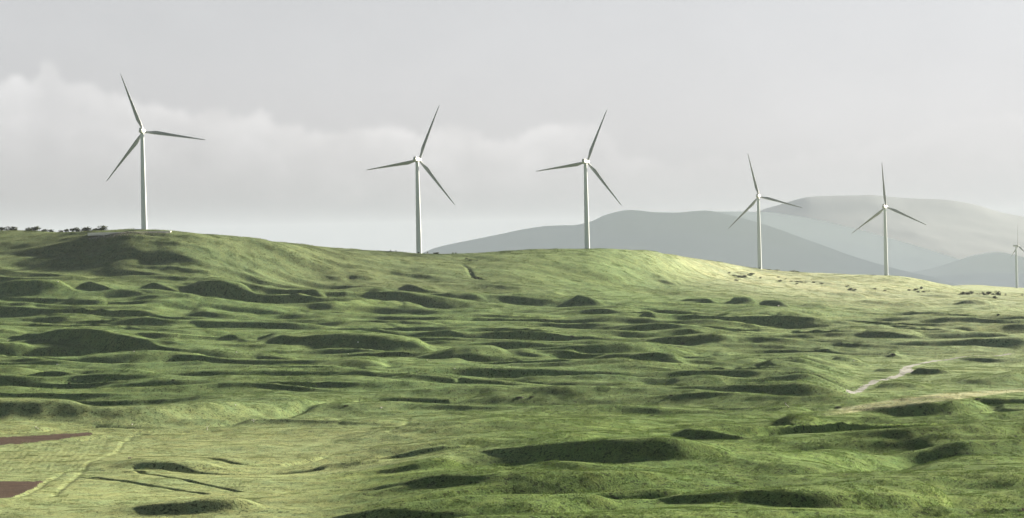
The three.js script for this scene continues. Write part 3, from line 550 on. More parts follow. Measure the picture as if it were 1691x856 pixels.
const onTrack = (X, d) => trackLines.some(({ w, q, bb }) => {
  if (X < bb[0] || X > bb[1] || d < bb[2] || d > bb[3]) return false;
  for (let k = 0; k < q.length - 1; k++) { const [ax, ay] = q[k], vx = q[k + 1][0] - ax, vy = q[k + 1][1] - ay, t = clamp(((X - ax) * vx + (d - ay) * vy) / (vx * vx + vy * vy), 0, 1); if (Math.hypot(X - ax - t * vx, (d - ay - t * vy)) < w) return true; }
  return false;
});
const paleBand = { top: curve([[1330, 690], [1370, 676], [1430, 666], [1500, 655], [1560, 648], [1700, 640], [1850, 630]].map(level)), bot: curve([[1330, 692], [1370, 686], [1430, 678], [1500, 669], [1560, 662], [1700, 646], [1850, 640]].map(level)) };
const lerpC = (a, b, t) => [mix(a[0], b[0], t), mix(a[1], b[1], t), mix(a[2], b[2], t)];
function tint(xu, d, X, h) {                             // albedo of the sward: what grows where, with haze painted in at the right
  const y = CY - h * F / d;
  let c = [0.103, 0.136, 0.06];
  c = lerpC(c, [0.168, 0.184, 0.098], smooth(900, 500, xu) * smooth(1150, 900, d));                     // ripening crops in the fields on the left
  c = lerpC(c, [0.088, 0.121, 0.04], smooth(650, 1000, xu + (d < 760 ? 250 : 0)) * smooth(1150, 950, d));     // lusher near slopes
  c = lerpC(c, [0.102, 0.12, 0.062], smooth(1950, 2200, d) * smooth(1100, 600, xu));                   // the hill on the left
  c = lerpC(c, [0.31, 0.3, 0.225], smooth(2150, 2700, d) * smooth(900, 1350, xu));                    // far shoulder: haze and sun glare painted into the grass colour
  c = lerpC(c, [0.2, 0.218, 0.138], 0.7 * smooth(1100, 1650, xu) * smooth(1150, 1900, d));  // paler towards the right: the hazy veil is put into the colour
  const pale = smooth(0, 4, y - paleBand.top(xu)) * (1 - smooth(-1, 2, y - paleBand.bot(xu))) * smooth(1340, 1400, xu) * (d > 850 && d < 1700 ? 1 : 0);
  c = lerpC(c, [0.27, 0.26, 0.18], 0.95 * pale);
  const patch = noise(X / 120, d / 90, 3.3) + 0.6 * noise(X / 37, d / 30, 5.3) + 0.4 * noise(X / 11, d / 11, 8.3);
  const k = 1 + 0.15 * patch, dry = 0.05 * noise(X / 70, d / 60, 12.3);
  return [c[0] * k * (1 + dry) * 1.3, c[1] * k * 1.46, c[2] * k * (1 - dry) * 1.26];
}
{
  const xs = [];
  for (let a = -180; a < -60; a += 12) xs.push(a);
  for (let a = -60; a < -12; a += 3) xs.push(a);
  const nFine = 640, hi = Math.atan((1760 - CX) / F) * 180 / Math.PI, lo = -hi;
  for (let a = -12; a < lo; a += 0.25) xs.push(a);
  for (let k = 0; k <= nFine; k++) xs.push(lo + (hi - lo) * k / nFine);
  for (let a = 12; a > hi; a -= 0.25) xs.push(a);
  for (let a = 12.01; a < 60; a += 3) xs.push(a);
  for (let a = 60; a <= 180; a += 12) xs.push(a);
  xs.sort((p, q) => p - q);
  const ds = [4];
  for (let d = 30; d < 470; d += 24) ds.push(d);
  for (let k = 0, n = 1560; k <= n; k++) ds.push(480 * (3720 / 480) ** (k / n));
  for (let d = 3760; d < 33000; d *= 1.03) ds.push(d);
  const nc = xs.length, nr = ds.length, n = nc * nr;
  const pos = new Float32Array(n * 3), nor = new Float32Array(n * 3), col = new Float32Array(n * 3), uv = new Float32Array(n * 2), what = new Uint8Array(n);
  for (let i = 0; i < nc; i++) {
    const a = xs[i] * Math.PI / 180, near = Math.abs(xs[i]) <= 60, xu = CX + F * Math.tan(clamp(a, -1.047, 1.047)), c = column(xu);
    for (let j = 0; j < nr; j++) {
      const d = ds[j], R = d / Math.max(Math.cos(a), 0.5), X = Math.sin(a) * R, Z = -Math.cos(a) * R, h = groundAt(c, near ? xu : CX + X / d * F, d), k = j * nc + i;
      pos[k * 3] = X; pos[k * 3 + 1] = h; pos[k * 3 + 2] = Z; uv[k * 2] = X; uv[k * 2 + 1] = -Z;
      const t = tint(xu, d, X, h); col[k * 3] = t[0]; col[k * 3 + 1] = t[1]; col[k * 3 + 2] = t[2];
      const y = CY - h * F / d;
      if (xu < 300 && d < 1200 && (inside(fieldA, xu + 5 * noise(X / 5, d / 9, 91), y + 1.6 * noise(X / 3, d / 7, 92)) || inside(fieldB, xu + 4 * noise(X / 5, d / 9, 93), y + 1.6 * noise(X / 3, d / 7, 94)))) what[k] = 1;
      else if (xu > 1600 && d < 900 && inside(fieldC, xu, y)) what[k] = 1;
      else if (xu > 1300 && d > 1000 && d < 1900 && onTrack(X, d)) what[k] = 2;
    }
  }
  for (let j = 0; j < nr; j++) for (let i = 0; i < nc; i++) {
    const a = (j * nc + Math.max(0, i - 1)) * 3, b = (j * nc + Math.min(nc - 1, i + 1)) * 3, c = (Math.max(0, j - 1) * nc + i) * 3, e = (Math.min(nr - 1, j + 1) * nc + i) * 3, k = (j * nc + i) * 3;
    const ux = pos[b] - pos[a], uy = pos[b + 1] - pos[a + 1], uz = pos[b + 2] - pos[a + 2], vx = pos[e] - pos[c], vy = pos[e + 1] - pos[c + 1], vz = pos[e + 2] - pos[c + 2];
    const nx = uy * vz - uz * vy, ny = uz * vx - ux * vz, nz = ux * vy - uy * vx, l = Math.hypot(nx, ny, nz) || 1, s = ny < 0 ? -1 : 1;
    nor[k] = s * nx / l; nor[k + 1] = s * ny / l; nor[k + 2] = s * nz / l;
  }
  sward(nc, nr, pos, nor, col, what, ds, xs);
  const kinds = [[], [], []];
  for (let j = 0; j < nr - 1; j++) for (let i = 0; i < nc - 1; i++) {
    const a = j * nc + i, b = a + 1, c = a + nc, e = c + 1, w = what[a] && what[a] === what[b] && what[a] === what[c] ? what[a] : 0;
    const fold = Math.abs((nor[b * 3 + 1] - nor[c * 3 + 1])) + 0.15 * Math.abs(pos[b * 3 + 1] - pos[c * 3 + 1]), other = Math.abs((nor[a * 3 + 1] - nor[e * 3 + 1])) + 0.15 * Math.abs(pos[a * 3 + 1] - pos[e * 3 + 1]);
    if (fold <= other) kinds[w].push(a, b, c, b, e, c); else kinds[w].push(a, b, e, a, e, c);   // fold each cell along the crest, not across it
  }
  const make = (index, compact) => {
    const g = new THREE.BufferGeometry();
    if (!compact) {
      g.setAttribute('position', new THREE.BufferAttribute(pos, 3)); g.setAttribute('normal', new THREE.BufferAttribute(nor, 3)); g.setAttribute('color', new THREE.BufferAttribute(col, 3)); g.setAttribute('uv', new THREE.BufferAttribute(uv, 2));
      g.setIndex(new THREE.BufferAttribute(new Uint32Array(index), 1)); return g;
    }
    const map = new Map(), p = [], m = [], t = [], ix = [];
    for (const k of index) { let q = map.get(k); if (q === undefined) { q = map.size; map.set(k, q); p.push(pos[k * 3], pos[k * 3 + 1], pos[k * 3 + 2]); m.push(nor[k * 3], nor[k * 3 + 1], nor[k * 3 + 2]); t.push(uv[k * 2], uv[k * 2 + 1]); } ix.push(q); }
    g.setAttribute('position', new THREE.Float32BufferAttribute(p, 3)); g.setAttribute('normal', new THREE.Float32BufferAttribute(m, 3)); g.setAttribute('uv', new THREE.Float32BufferAttribute(t, 2)); g.setIndex(ix); return g;
  };
  setting('ground', make(kinds[0]), M.grass, 'rolling green grass hills with hummocks and hollows');
  console.log('ground', nc, nr, kinds.map((k) => k.length / 3));
  if (kinds[1].length) setting('ploughed_field', make(kinds[1], true), M.soil, 'reddish brown ploughed soil at the left edge');
  if (kinds[2].length) setting('dirt_track', make(kinds[2], true), M.track, 'pale dirt track winding through the green hollows');
}

// ───────────────────────── mountains ─────────────────────────
function mountain(label, dist, depth, foot, pts, seed, albedo, rough = 0.4) {  // albedo of most ridges is raised to carry part of the distance haze
  const q = pts.map(level), top = curve(q), x0 = q[0][0], x1 = q[q.length - 1][0], nx = 260, nz = 60, p = [], ix = [], uvs = [];
  for (let j = 0; j <= nz; j++) for (let i = 0; i <= nx; i++) {
    const xu = mix(x0, x1, i / nx), t = j / nz * 2 - 1, X0 = (xu - CX) / F * dist, t0 = Math.abs(t), wide = [-160, -120, -80, -40, 0, 40, 80, 120, 160].reduce((a, o) => a + top(xu + o), 0) / 9, H = hgt(mix(top(xu), wide + 4, smooth(0.01, 0.16, t0)), dist) + 9 * noise(X0 / 420, seed) * rough + 4 * noise(X0 / 120, seed + 3) * rough;
    const d = dist + t * depth, fall = Math.max(0, 1 - Math.abs(t));
    const gully = (Math.abs(noise(X0 / 900, d / 700, seed)) - 0.25) * 0.22 + (Math.abs(noise(X0 / 380, d / 260, seed + 5)) - 0.25) * 0.1;
    const w = Math.min(1, Math.abs(t) * 4) * (1 - smooth(0.6, 1, Math.abs(t)));
    p.push(X0 * (t > 0 ? d / dist : 1), foot + (H - foot) * Math.max(0, fall - 0.35 * gully * w * rough), -d); uvs.push(X0, d);
  }
  const crest = (nz / 2) * (nx + 1), copy = p.length / 3;
  for (let i = 0; i <= nx; i++) { p.push(p[(crest + i) * 3], p[(crest + i) * 3 + 1], p[(crest + i) * 3 + 2]); uvs.push(0, 0); }
  for (let j = 0; j < nz; j++) for (let i = 0; i < nx; i++) { const a = j === nz / 2 ? copy + i : j * (nx + 1) + i, c = (j + 1) * (nx + 1) + i; ix.push(a, a + 1, c, a + 1, c + 1, c); }
  const g = new THREE.BufferGeometry(); g.setAttribute('position', new THREE.Float32BufferAttribute(p, 3)); g.setAttribute('uv', new THREE.Float32BufferAttribute(uvs, 2)); g.setIndex(ix); g.computeVertexNormals();
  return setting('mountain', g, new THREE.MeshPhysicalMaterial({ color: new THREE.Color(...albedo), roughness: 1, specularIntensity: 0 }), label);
}
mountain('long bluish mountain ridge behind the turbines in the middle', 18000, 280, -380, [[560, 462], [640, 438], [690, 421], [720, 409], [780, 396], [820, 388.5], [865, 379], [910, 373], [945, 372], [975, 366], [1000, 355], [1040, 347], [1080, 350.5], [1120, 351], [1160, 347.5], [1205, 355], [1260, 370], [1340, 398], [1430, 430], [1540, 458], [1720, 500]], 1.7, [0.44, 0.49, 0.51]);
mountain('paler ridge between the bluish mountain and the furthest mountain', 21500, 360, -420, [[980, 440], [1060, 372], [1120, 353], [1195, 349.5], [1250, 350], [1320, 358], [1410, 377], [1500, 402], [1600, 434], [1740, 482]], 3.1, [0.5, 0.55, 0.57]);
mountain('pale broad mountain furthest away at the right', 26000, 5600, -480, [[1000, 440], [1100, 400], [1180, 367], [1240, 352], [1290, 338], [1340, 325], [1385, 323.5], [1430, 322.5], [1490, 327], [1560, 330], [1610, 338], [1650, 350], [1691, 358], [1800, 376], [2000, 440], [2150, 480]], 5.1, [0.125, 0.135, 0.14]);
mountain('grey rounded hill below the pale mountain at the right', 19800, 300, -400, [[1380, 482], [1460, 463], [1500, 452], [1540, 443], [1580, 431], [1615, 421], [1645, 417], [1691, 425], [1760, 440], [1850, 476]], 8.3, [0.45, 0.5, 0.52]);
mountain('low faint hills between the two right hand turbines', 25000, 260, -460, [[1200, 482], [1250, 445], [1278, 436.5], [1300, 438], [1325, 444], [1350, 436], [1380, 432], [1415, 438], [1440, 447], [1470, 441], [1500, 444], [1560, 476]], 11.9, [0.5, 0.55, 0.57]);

// ───────────────────────── wind turbines ─────────────────────────
const HUB = 78, SPAN = 46.6;
const towerGeo = new THREE.LatheGeometry([[2.9, -3], [2.9, 0.35], [2.25, 0.4], [2.2, 3], [2.12, 14], [2.14, 14.15], [2.1, 14.3], [1.92, 36], [1.95, 36.15], [1.9, 36.3], [1.62, 58], [1.64, 58.15], [1.6, 58.3], [1.34, 75.6], [1.5, 75.7], [1.5, 76.3], [0, 76.3]].map(([r, y]) => new THREE.Vector2(r, y)), 40);
const doorGeo = new RoundedBoxGeometry(1.1, 2.3, 0.25, 2, 0.1);
const nacelleGeo = (() => {                              // long rounded housing, tapering to the rear; the rotor side is +z
  const g = new RoundedBoxGeometry(3.5, 3.7, 10.6, 5, 1.1), p = g.attributes.position;
  for (let i = 0; i < p.count; i++) { const z = p.getZ(i), k = mix(0.72, 1, smooth(-5.5, -0.5, z)) * mix(1, 0.9, smooth(3.5, 5.3, z)); p.setXY(i, p.getX(i) * k, p.getY(i) * k + (1 - k) * 0.9); }
  g.computeVertexNormals(); return g;
})();
const coolerGeo = new RoundedBoxGeometry(2.4, 0.9, 1.6, 2, 0.2);
const hubGeo = new THREE.LatheGeometry([[0, 3.1], [0.55, 2.95], [1.1, 2.5], [1.5, 1.8], [1.72, 0.9], [1.75, -0.9], [1.6, -1.5], [0, -1.5]].map(([r, y]) => new THREE.Vector2(r, y)), 28).rotateX(Math.PI / 2);
const bladeGeo = (() => {                                // root at the hub, tip along +y, trailing edge towards +x, lofted aerofoil sections
  const rows = 34, around = 20, p = [], ix = [];
  for (let j = 0; j <= rows; j++) {
    const t = j / rows, y = 1.3 + t * SPAN, s = smooth(0.03, 0.2, t);
    const chord = t < 0.2 ? mix(1.7, 3.1, smooth(0.02, 0.2, t)) : mix(3.1, 0.5, ((t - 0.2) / 0.8) ** 0.82) * (t > 0.96 ? Math.sqrt(Math.max(0.02, (1 - t) / 0.04)) : 1);
    const thick = mix(1.7, chord * mix(0.3, 0.16, t), s), twist = mix(0.32, 0.02, t ** 0.5) + 0.08, bend = 2.0 * t * t;
    for (let k = 0; k < around; k++) {
      const a = k / around * 2 * Math.PI, ca = Math.cos(a), sa = Math.sin(a);
      let x = ca * chord / 2, z = sa * thick / 2;
      if (s > 0) { const u = (ca + 1) / 2, prof = 1.9 * Math.sqrt(1 - Math.min(0.995, u)) * Math.sqrt(u) * mix(1.25, 0.45, u); x = mix(x, (u - 0.32) * chord, s); z = mix(z, Math.sign(sa) * prof * thick / 2, s); }
      p.push(x * Math.cos(twist) - z * Math.sin(twist), y, x * Math.sin(twist) + z * Math.cos(twist) + bend);
    }
  }
  for (let j = 0; j < rows; j++) for (let k = 0; k < around; k++) { const a = j * around + k, b = j * around + (k + 1) % around, c = a + around, d = b + around; ix.push(a, c, b, b, c, d); }
  const tip = p.length / 3; p.push(0, 1.3 + SPAN + 0.1, 2.0); for (let k = 0; k < around; k++) ix.push(rows * around + k, tip, rows * around + (k + 1) % around);
  const g = new THREE.BufferGeometry(); g.setAttribute('position', new THREE.Float32BufferAttribute(p, 3)); g.setIndex(ix); g.computeVertexNormals(); return g;
})();
function turbine(label, x, y, d, yaw, phase, hubUp = HUB, scale = 1) {
  const [xu, yu] = level([x, y]), foot = new THREE.Vector3((xu - CX) / F * d, hgt(yu, d), -d);
  const view = Math.atan2(foot.x, d), turn = yaw * Math.PI / 180 + view;    // the rotor looks away from the camera and to the right
  const t = thing('wind_turbine', label, 'wind turbine', foot, 'white wind turbines along the hill crest');
  const s = hubUp / HUB, tw = part(t, 'tower', towerGeo, M.tower); tw.scale.set(1, s, 1);
  const door = part(t, 'door', doorGeo, M.dark); door.position.set(-0.3, 1.9, 2.2); door.rotation.x = -0.01;
  const head = (o, along, up = 0) => { o.position.set(Math.sin(turn) * along, hubUp + up, -Math.cos(turn) * along); o.rotation.y = Math.PI - turn; o.scale.setScalar(scale); };
  head(part(t, 'nacelle', nacelleGeo, M.nacelle), -1.6 * scale); head(part(t, 'cooler', coolerGeo, M.nacelle), -4.6 * scale, 2.1 * scale); head(part(t, 'hub', hubGeo, M.tower), 5.0 * scale);
  for (let k = 0; k < 3; k++) {
    const b = part(t, 'blade', bladeGeo, M.blade); head(b, 5.0 * scale);
    b.rotation.set(0, Math.PI - turn, 0); b.rotateZ((phase + 120 * k) * Math.PI / 180);
  }
  return t;
}
turbine('nearest and largest white wind turbine, on the stone edged pad at the left', 238, 387.5, 2194, 12, -21);
turbine('white wind turbine on the crest where the bluish mountain begins, tiny shrubs beside it', 692, 422.5, 2362, 20, 22);
turbine('white wind turbine on the middle crest with the bluish mountain behind its tower', 970, 419, 2470, 18, 22.4);
turbine('white wind turbine where the ridge slopes down, base beside a hedge of low scrub', 1255, 446.5, 3070, 11, -14);
turbine('white wind turbine on the pale shoulder, in front of the highest mountain', 1464, 459, 3070, 16, -4.8, 75);
turbine('small distant wind turbine beyond the ridge at the right edge', 1680, 481, 5000, 62, -2.7, 78, 0.78);

// ───────────────────────── pad under the nearest turbine ─────────────────────────
{
  const [xa, ya] = level([150, 387.2]), [xb, yb] = level([286, 388.6]), d = 2194, X0 = (xa - CX) / F * d, X1 = (xb - CX) / F * d, top = Math.max(hgt(ya, d), hgt(yb, d)) + 1.0;
  const slab = setting('turbine_pad', new RoundedBoxGeometry(X1 - X0, 2.2, 36, 2, 0.08), M.concrete, 'flat pale pad round the foot of the nearest turbine');
  slab.position.set((X0 + X1) / 2, top - 1.1, -d);
  const r = rng(31), rock = new THREE.IcosahedronGeometry(1, 1), p = rock.attributes.position;
  for (let k = 0; k < p.count; k++) { const s = 0.75 + 0.5 * Math.abs(noise(p.getX(k) * 2, p.getY(k) * 2, p.getZ(k) * 2)); p.setXYZ(k, p.getX(k) * s * 1.2, p.getY(k) * s * 0.75, p.getZ(k) * s); }
  rock.computeVertexNormals();
  const n = 900, bank = new THREE.InstancedMesh(rock, M.stone, n), m = new THREE.Matrix4(), q = new THREE.Quaternion(), e = new THREE.Euler(), c = new THREE.Color();
  for (let k = 0; k < n; k++) {
    const X = mix(X0 + 1, X1 - 1, r()), dd = d - 19.5 - r() * r() * 13, s = 0.14 + 0.34 * r() * r(), col = column(CX + X / dd * F);
    q.setFromEuler(e.set(r() * 3, r() * 3, r() * 3)); m.compose(new THREE.Vector3(X, groundAt(col, CX + X / dd * F, dd) + s * 0.35, -dd), q, new THREE.Vector3(s, s, s)); bank.setMatrixAt(k, m); const g = 0.4 + 0.9 * r() * r(); bank.setColorAt(k, c.setRGB(g, g * 0.98, g * 0.94));
  }
  bank.name = 'rubble'; bank.castShadow = bank.receiveShadow = true; bank.userData = { kind: 'stuff', label: 'broken grey stones along the front of the turbine pad' }; scene.add(bank);
}

// ───────────────────────── bushes and small trees ─────────────────────────
const crowns = [11, 12, 13, 14, 15].map((n) => leafy(n, 420, 5 + n % 3)), smallCrowns = [21, 22, 23].map((n) => leafy(n, 150, 4));
const leafTones = [[0.045, 0.058, 0.035], [0.055, 0.07, 0.04], [0.038, 0.05, 0.034]].map((c) => { const m = M.leaf.clone(); m.color.setRGB(...c); return m; });
const hazyLeaf = M.leaf.clone(); hazyLeaf.color.setRGB(0.19, 0.22, 0.17);  // lighter leaf copy for far bushes, haze put into its colour
const stemGeo = new THREE.CylinderGeometry(0.035, 0.06, 0.5, 7).translate(0, 0.2, 0);
const bushRng = rng(404);
function bush(name, category, label, group, x, y, w, h, far) {   // foot at frame place x, y; w and h across the frame
  const [xu, yu] = level([x, y]); let p;
  if (far) { const c = column(xu), d = c.dS + far; p = new THREE.Vector3((xu - CX) / F * d, groundAt(c, xu, d), -d); } else p = seen(x, y);
  const d = -p.z, W = w * d / F, Hh = h * d / F, t = thing(name, label, category, p, group), k = Math.floor(bushRng() * 15);
  const c = part(t, 'crown', w > 5 ? crowns[k % 5] : smallCrowns[k % 3], d > 2450 ? hazyLeaf : leafTones[k % 3]); c.scale.set(W * (w > 8 ? 1.65 : 1.3), Hh * 1.25, W * 1.2); c.rotation.y = bushRng() * 6.28; c.position.y = -0.16 * Hh;
  const s = part(t, 'trunk', stemGeo, M.bark); s.scale.set(W * 0.8, Hh * 0.9, W * 0.8);
  return t;
}
const ORD = ['first', 'second', 'third', 'fourth', 'fifth', 'sixth', 'seventh', 'eighth', 'ninth', 'tenth', 'eleventh', 'twelfth', 'thirteenth', 'fourteenth', 'fifteenth'];
const row = (name, category, label, group, far, list) => [...list].sort((a, b) => a[0] - b[0]).forEach(([x, y, w, h], k) => bush(name, category, label.replace('#', ORD[k]), group, x, y, w, h, far));
row('bush', 'bush', '# dark bush from the left in the skyline row at far left', 'dark bushes along the left skyline', 2, [[3, 384, 15, 8], [22, 384, 19, 11], [46, 385, 14, 8], [57, 385, 16, 10], [73, 385.5, 12, 7], [82, 386, 9, 5], [100, 386, 11, 6], [110, 386.5, 10, 7], [119, 386.5, 10, 7], [129, 387, 12, 9], [140, 387, 15, 11], [157, 387, 14, 9], [171, 387, 16, 11]]);
row('shrub', 'shrub', '# low scrappy shrub from the left around the nearest turbine foot', 'scrappy shrubs round the nearest turbine', 20, [[188, 387.5, 8, 4], [201, 387.5, 6, 6], [216, 388, 8, 3], [225, 388, 7, 5], [232, 388, 4, 7], [249, 388, 6, 3.5], [257, 388, 5, 6], [265, 388.5, 7, 3], [273, 388.5, 6, 4.5]]);
bush('shrub', 'shrub', 'lone dark shrub on the bare skyline between the two leftmost turbines', undefined, 430, 398.5, 4.5, 5, 3);
row('shrub', 'shrub', '# of two tiny skyline shrubs left of the second turbine', 'tiny shrubs left of the second turbine', 5, [[645.5, 418, 3.5, 3], [654, 419, 4, 2.5]]);
row('shrub', 'shrub', '# tiny skyline shrub right of the second turbine', 'tiny shrubs right of the second turbine', 5, [[705.5, 421, 3.5, 5.5], [719, 421, 9, 4], [747.5, 420.5, 4, 5], [752, 420.5, 4, 5.5]]);
row('shrub', 'shrub', '# dark shrub from the left along the hillside gully right of the second turbine', 'shrubs along the hillside gully', 0, [[771, 443, 5, 3.5], [773.5, 446, 4, 3.5], [776, 451, 3.5, 3.5], [777.5, 455.5, 4, 4.5], [779, 459.5, 4.5, 4], [784, 461.5, 6, 3.5], [790, 462, 6, 3.5], [795, 462.5, 4, 3], [771, 428.5, 6, 2], [777, 431, 6, 2.5], [788, 431.5, 5, 2]]);
row('shrub', 'shrub', '# shrub from the left in the thicket below left of the fourth turbine', 'thicket left of the fourth turbine', 0, [[1205, 451.5, 6, 2.5], [1212, 456.5, 9, 4], [1220, 459, 11, 5], [1230, 458, 9, 4.5], [1243, 455, 9, 4], [1255, 460, 6, 2.5], [1218, 463.5, 9, 2]]);
row('shrub', 'shrub', '# low bush from the left in the broken crest hedge by the fourth turbine', 'hedge on the crest by the fourth turbine', 2, [[1247, 444.5, 6, 3], [1270, 447, 9, 2.5], [1283, 449, 11, 3], [1308, 451, 13, 3.5], [1316, 451.5, 8, 3]]);
row('shrub', 'shrub', '# small scrub patch from the left on the pale slope below the fourth turbine', 'scrub dotted on the pale slope', 0, [[1285, 458.5, 6, 2.5], [1288, 465.5, 8, 3.5], [1298, 461.5, 5, 2.5], [1307, 465.5, 6, 2.5], [1318, 466.5, 9, 3.5], [1324, 467, 7, 3], [1316, 469.5, 6, 2.5], [1331, 467, 6, 2], [1345, 467.5, 7, 3.5], [1358, 469.5, 8, 2.5], [1400, 473, 6, 2], [1406, 478.5, 8, 3.5], [1413, 480.5, 6, 3.5], [1445, 478, 7, 2.5], [1462, 481, 6, 2]]);
row('shrub', 'shrub', '# grey green shrub from the left at the foot of the pale shoulder', 'shrubs at the foot of the pale shoulder', 0, [[1502, 481, 7, 3.5], [1512, 480, 8, 4.5], [1516, 483.5, 7, 3], [1526, 483, 8, 3], [1536, 482, 3.5, 3]]);
bush('tree', 'tree', 'small round tree standing above the shrub group at the foot of the pale shoulder', undefined, 1522, 478, 6, 6.5);
row('bush', 'bush', '# pale hazy bush from the left in the row near the right edge', 'hazy bushes near the right edge', 0, [[1591, 486.5, 9, 6.5], [1600, 486.5, 9, 6], [1606, 486.5, 7, 6.5], [1614.5, 486.5, 3.5, 3.5], [1619, 487, 5, 4], [1624, 487.5, 7, 7], [1632, 487.5, 9, 8], [1641, 487.5, 7, 5], [1661, 488, 5, 4.5], [1688, 488.5, 5, 4.5]]);
bush('tree', 'tree', 'tallest hazy tree in the bush row near the right edge', undefined, 1650, 488, 10, 11);
bush('bush', 'bush', 'single dark square bush standing in front of the hazy bush row near the right edge', undefined, 1643.5, 493.5, 7.5, 7);
for (const [x, y, w, h, where] of [
  [945, 557.5, 9, 4, 'in the middle of the hummocks below the third turbine'], [1128, 568.5, 8, 4, 'on a lit strip below the fourth turbine'], [675, 662.5, 4.5, 3, 'on the bright flat field left of centre'],
  [1385, 675, 10, 2.6, 'lying on the pale grass track'], [1616, 661.5, 9, 3.2, 'on the near ridge under the pale track, right'], [1077, 688.5, 7, 2.5, 'on the flat field above the big dark mound'],
  [1108, 657.5, 7, 3, 'on the smooth slope right of centre'], [113, 635, 7, 4.5, 'on the light green slope at the far left'], [1475, 588.5, 9, 4.5, 'in the hollow above the track junction'],
  [1650, 523, 7, 3.5, 'in the hazy hollows near the right edge'], [286, 630, 7, 3, 'at the end of a lit strip left of centre'], [803, 475, 4, 3.5, 'at the foot of the hill below the gully'],
  [858, 659, 9, 3.5, 'in the small dark hole right of the bright flat field'], [878, 657.5, 10, 3.5, 'at the right end of the small dark hole'], [1262, 631, 6, 2.5, 'on the slope left of the track'], [570, 672, 8, 3.5, 'at the end of the dark bank beside the ditch']])
  bush('shrub', 'shrub', 'small dark shrub ' + where, undefined, x, y, w, h);

// ───────────────────────── pale stones, sticks, a leaning pole ─────────────────────────
const stoneGeo = (() => { const g = new THREE.IcosahedronGeometry(0.5, 2), p = g.attributes.position; for (let k = 0; k < p.count; k++) { const x = p.getX(k), y = p.getY(k), z = p.getZ(k), s = 0.85 + 0.5 * noise(x * 3 + 5, y * 3, z * 3); p.setXYZ(k, x * s * 1.15, Math.max(-0.25, y * s), z * s); } g.computeVertexNormals(); return g; })();
for (const [x, y, s, where] of [
  [94, 604, 4, 'at the foot of the big dark mound at the far left'], [221, 581.5, 2.6, 'in the shade of the big dark mound, right of its middle'], [12, 564.5, 3, 'high in the shade at the left edge'],
  [58.5, 707.5, 4, 'upper one of the pair above the red soil strip'], [62, 710.5, 3.4, 'lower one of the pair above the red soil strip'], [218, 702, 3.2, 'on the dark slope right of the red soil strip'],
  [388.5, 671.5, 3.2, 'under the dark bank below the left hummocks'], [629, 675, 4.4, 'where the ditch meets the bright field'], [591, 569, 3.2, 'on the shaded face left of centre'],
  [575, 587.5, 2.4, 'below another stone on the shaded face left of centre'], [705, 595.5, 2.6, 'on the shaded mound in the middle'], [751, 611.5, 3, 'in the dark wedge below the middle mound'],
  [863, 657.5, 4, 'in the small dark hole right of the bright flat field'], [1286, 506.5, 3.4, 'in the hazy hollow below the fourth turbine'], [1410, 598.5, 3, 'beside the round hollow left of the track'],
  [390, 582.5, 3, 'on the lit slope right of the big dark mound'], [95, 466.5, 3, 'on top of the mound under the hill at the left'], [1473, 586.5, 4, 'beside a shrub above the track junction']]) {
  const p = seen(x, y), t = thing('stone', 'small white stone ' + where, 'stone', p, 'white stones scattered over the hills'), m = part(t, 'stone_body', stoneGeo, M.whiteStone), w = s * -p.z / F * 0.8;
  m.scale.set(w, w * 0.8, w); m.position.y = 0.15 * w; m.rotation.y = x;
}
{
  const p = seen(214, 758.5), b = thing('hay_bale', 'small pale square bale beside the field track at lower left', 'bale', p);
  const m = part(b, 'bale_body', new RoundedBoxGeometry(0.95, 0.5, 0.6, 3, 0.06), M.straw); m.position.y = 0.24; m.rotation.y = 0.4;
  for (const z of [-0.22, 0.22]) { const s = part(b, 'string', new RoundedBoxGeometry(0.02, 0.52, 0.62, 1, 0.005), M.dark); s.position.set(z * Math.cos(0.4), 0.24, -z * Math.sin(0.4)); s.rotation.y = 0.4; }
}
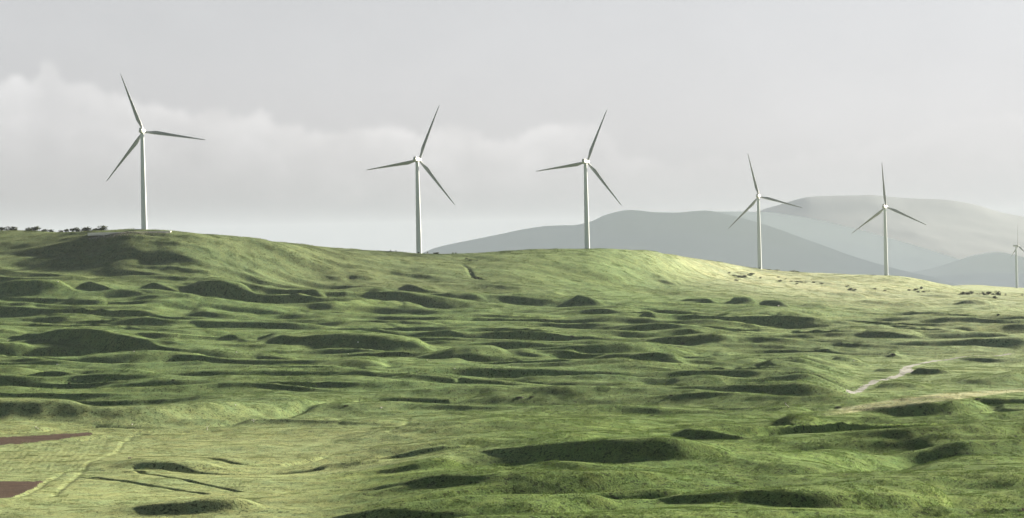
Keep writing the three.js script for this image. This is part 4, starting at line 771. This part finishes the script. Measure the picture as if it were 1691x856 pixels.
const stick = (parent, name, a, b, r, m) => { const v = new THREE.Vector3().subVectors(b, a), o = part(parent, name, new THREE.CylinderGeometry(r * 0.85, r, v.length(), 10), m); o.position.copy(a).addScaledVector(v, 0.5); o.quaternion.setFromUnitVectors(new THREE.Vector3(0, 1, 0), v.clone().normalize()); return o; };
{
  const V = (x, y, z) => new THREE.Vector3(x, y, z);
  const p = seen(418.5, 697), k = -p.z / F, c = thing('marker_post', 'white cross shaped marker post beside the dark ditch, left of centre', 'post', p);
  stick(c, 'post', V(0, -0.1, 0), V(0, 4.6 * k, 0), 0.55 * k, M.whiteStone); stick(c, 'crossbar', V(-3.6 * k, 2.5 * k, 0), V(3.4 * k, 2.7 * k, 0), 0.42 * k, M.whiteStone);
  const p2 = seen(342, 711.5), k2 = -p2.z / F, f = thing('dead_branch', 'thin white forked branch standing at the edge of the ditch', 'branch', p2);
  stick(f, 'stem', V(0, -0.1, 0), V(0.2 * k2, 5 * k2, 0), 0.42 * k2, M.whiteStone); stick(f, 'twig', V(0.2 * k2, 5 * k2, 0), V(4 * k2, 8.6 * k2, 0), 0.32 * k2, M.whiteStone); stick(f, 'twig', V(0.1 * k2, 4.2 * k2, 0), V(-1.6 * k2, 6 * k2, 0), 0.26 * k2, M.whiteStone);
  const p3 = seen(1304, 675), k3 = -p3.z / F, l = thing('leaning_pole', 'thin pale pole with dark ends leaning beside the pale grass track', 'pole', p3);
  stick(l, 'pole', V(0, 0, 0), V(-7.2 * k3, 7 * k3, 0), 0.38 * k3, M.concrete); stick(l, 'dark_end', V(0.3 * k3, -0.3 * k3, 0), V(-0.5 * k3, 0.5 * k3, 0), 0.6 * k3, M.dark); stick(l, 'dark_end', V(-6.6 * k3, 6.4 * k3, 0), V(-7.9 * k3, 7.7 * k3, 0), 0.75 * k3, M.dark);
  stick(l, 'strut', V(-7 * k3, -0.2, 0.4), V(-6.6 * k3, 6.5 * k3, 0), 0.22 * k3, M.dark);
}

scene.updateMatrixWorld(true);
renderer.render(scene, camera);
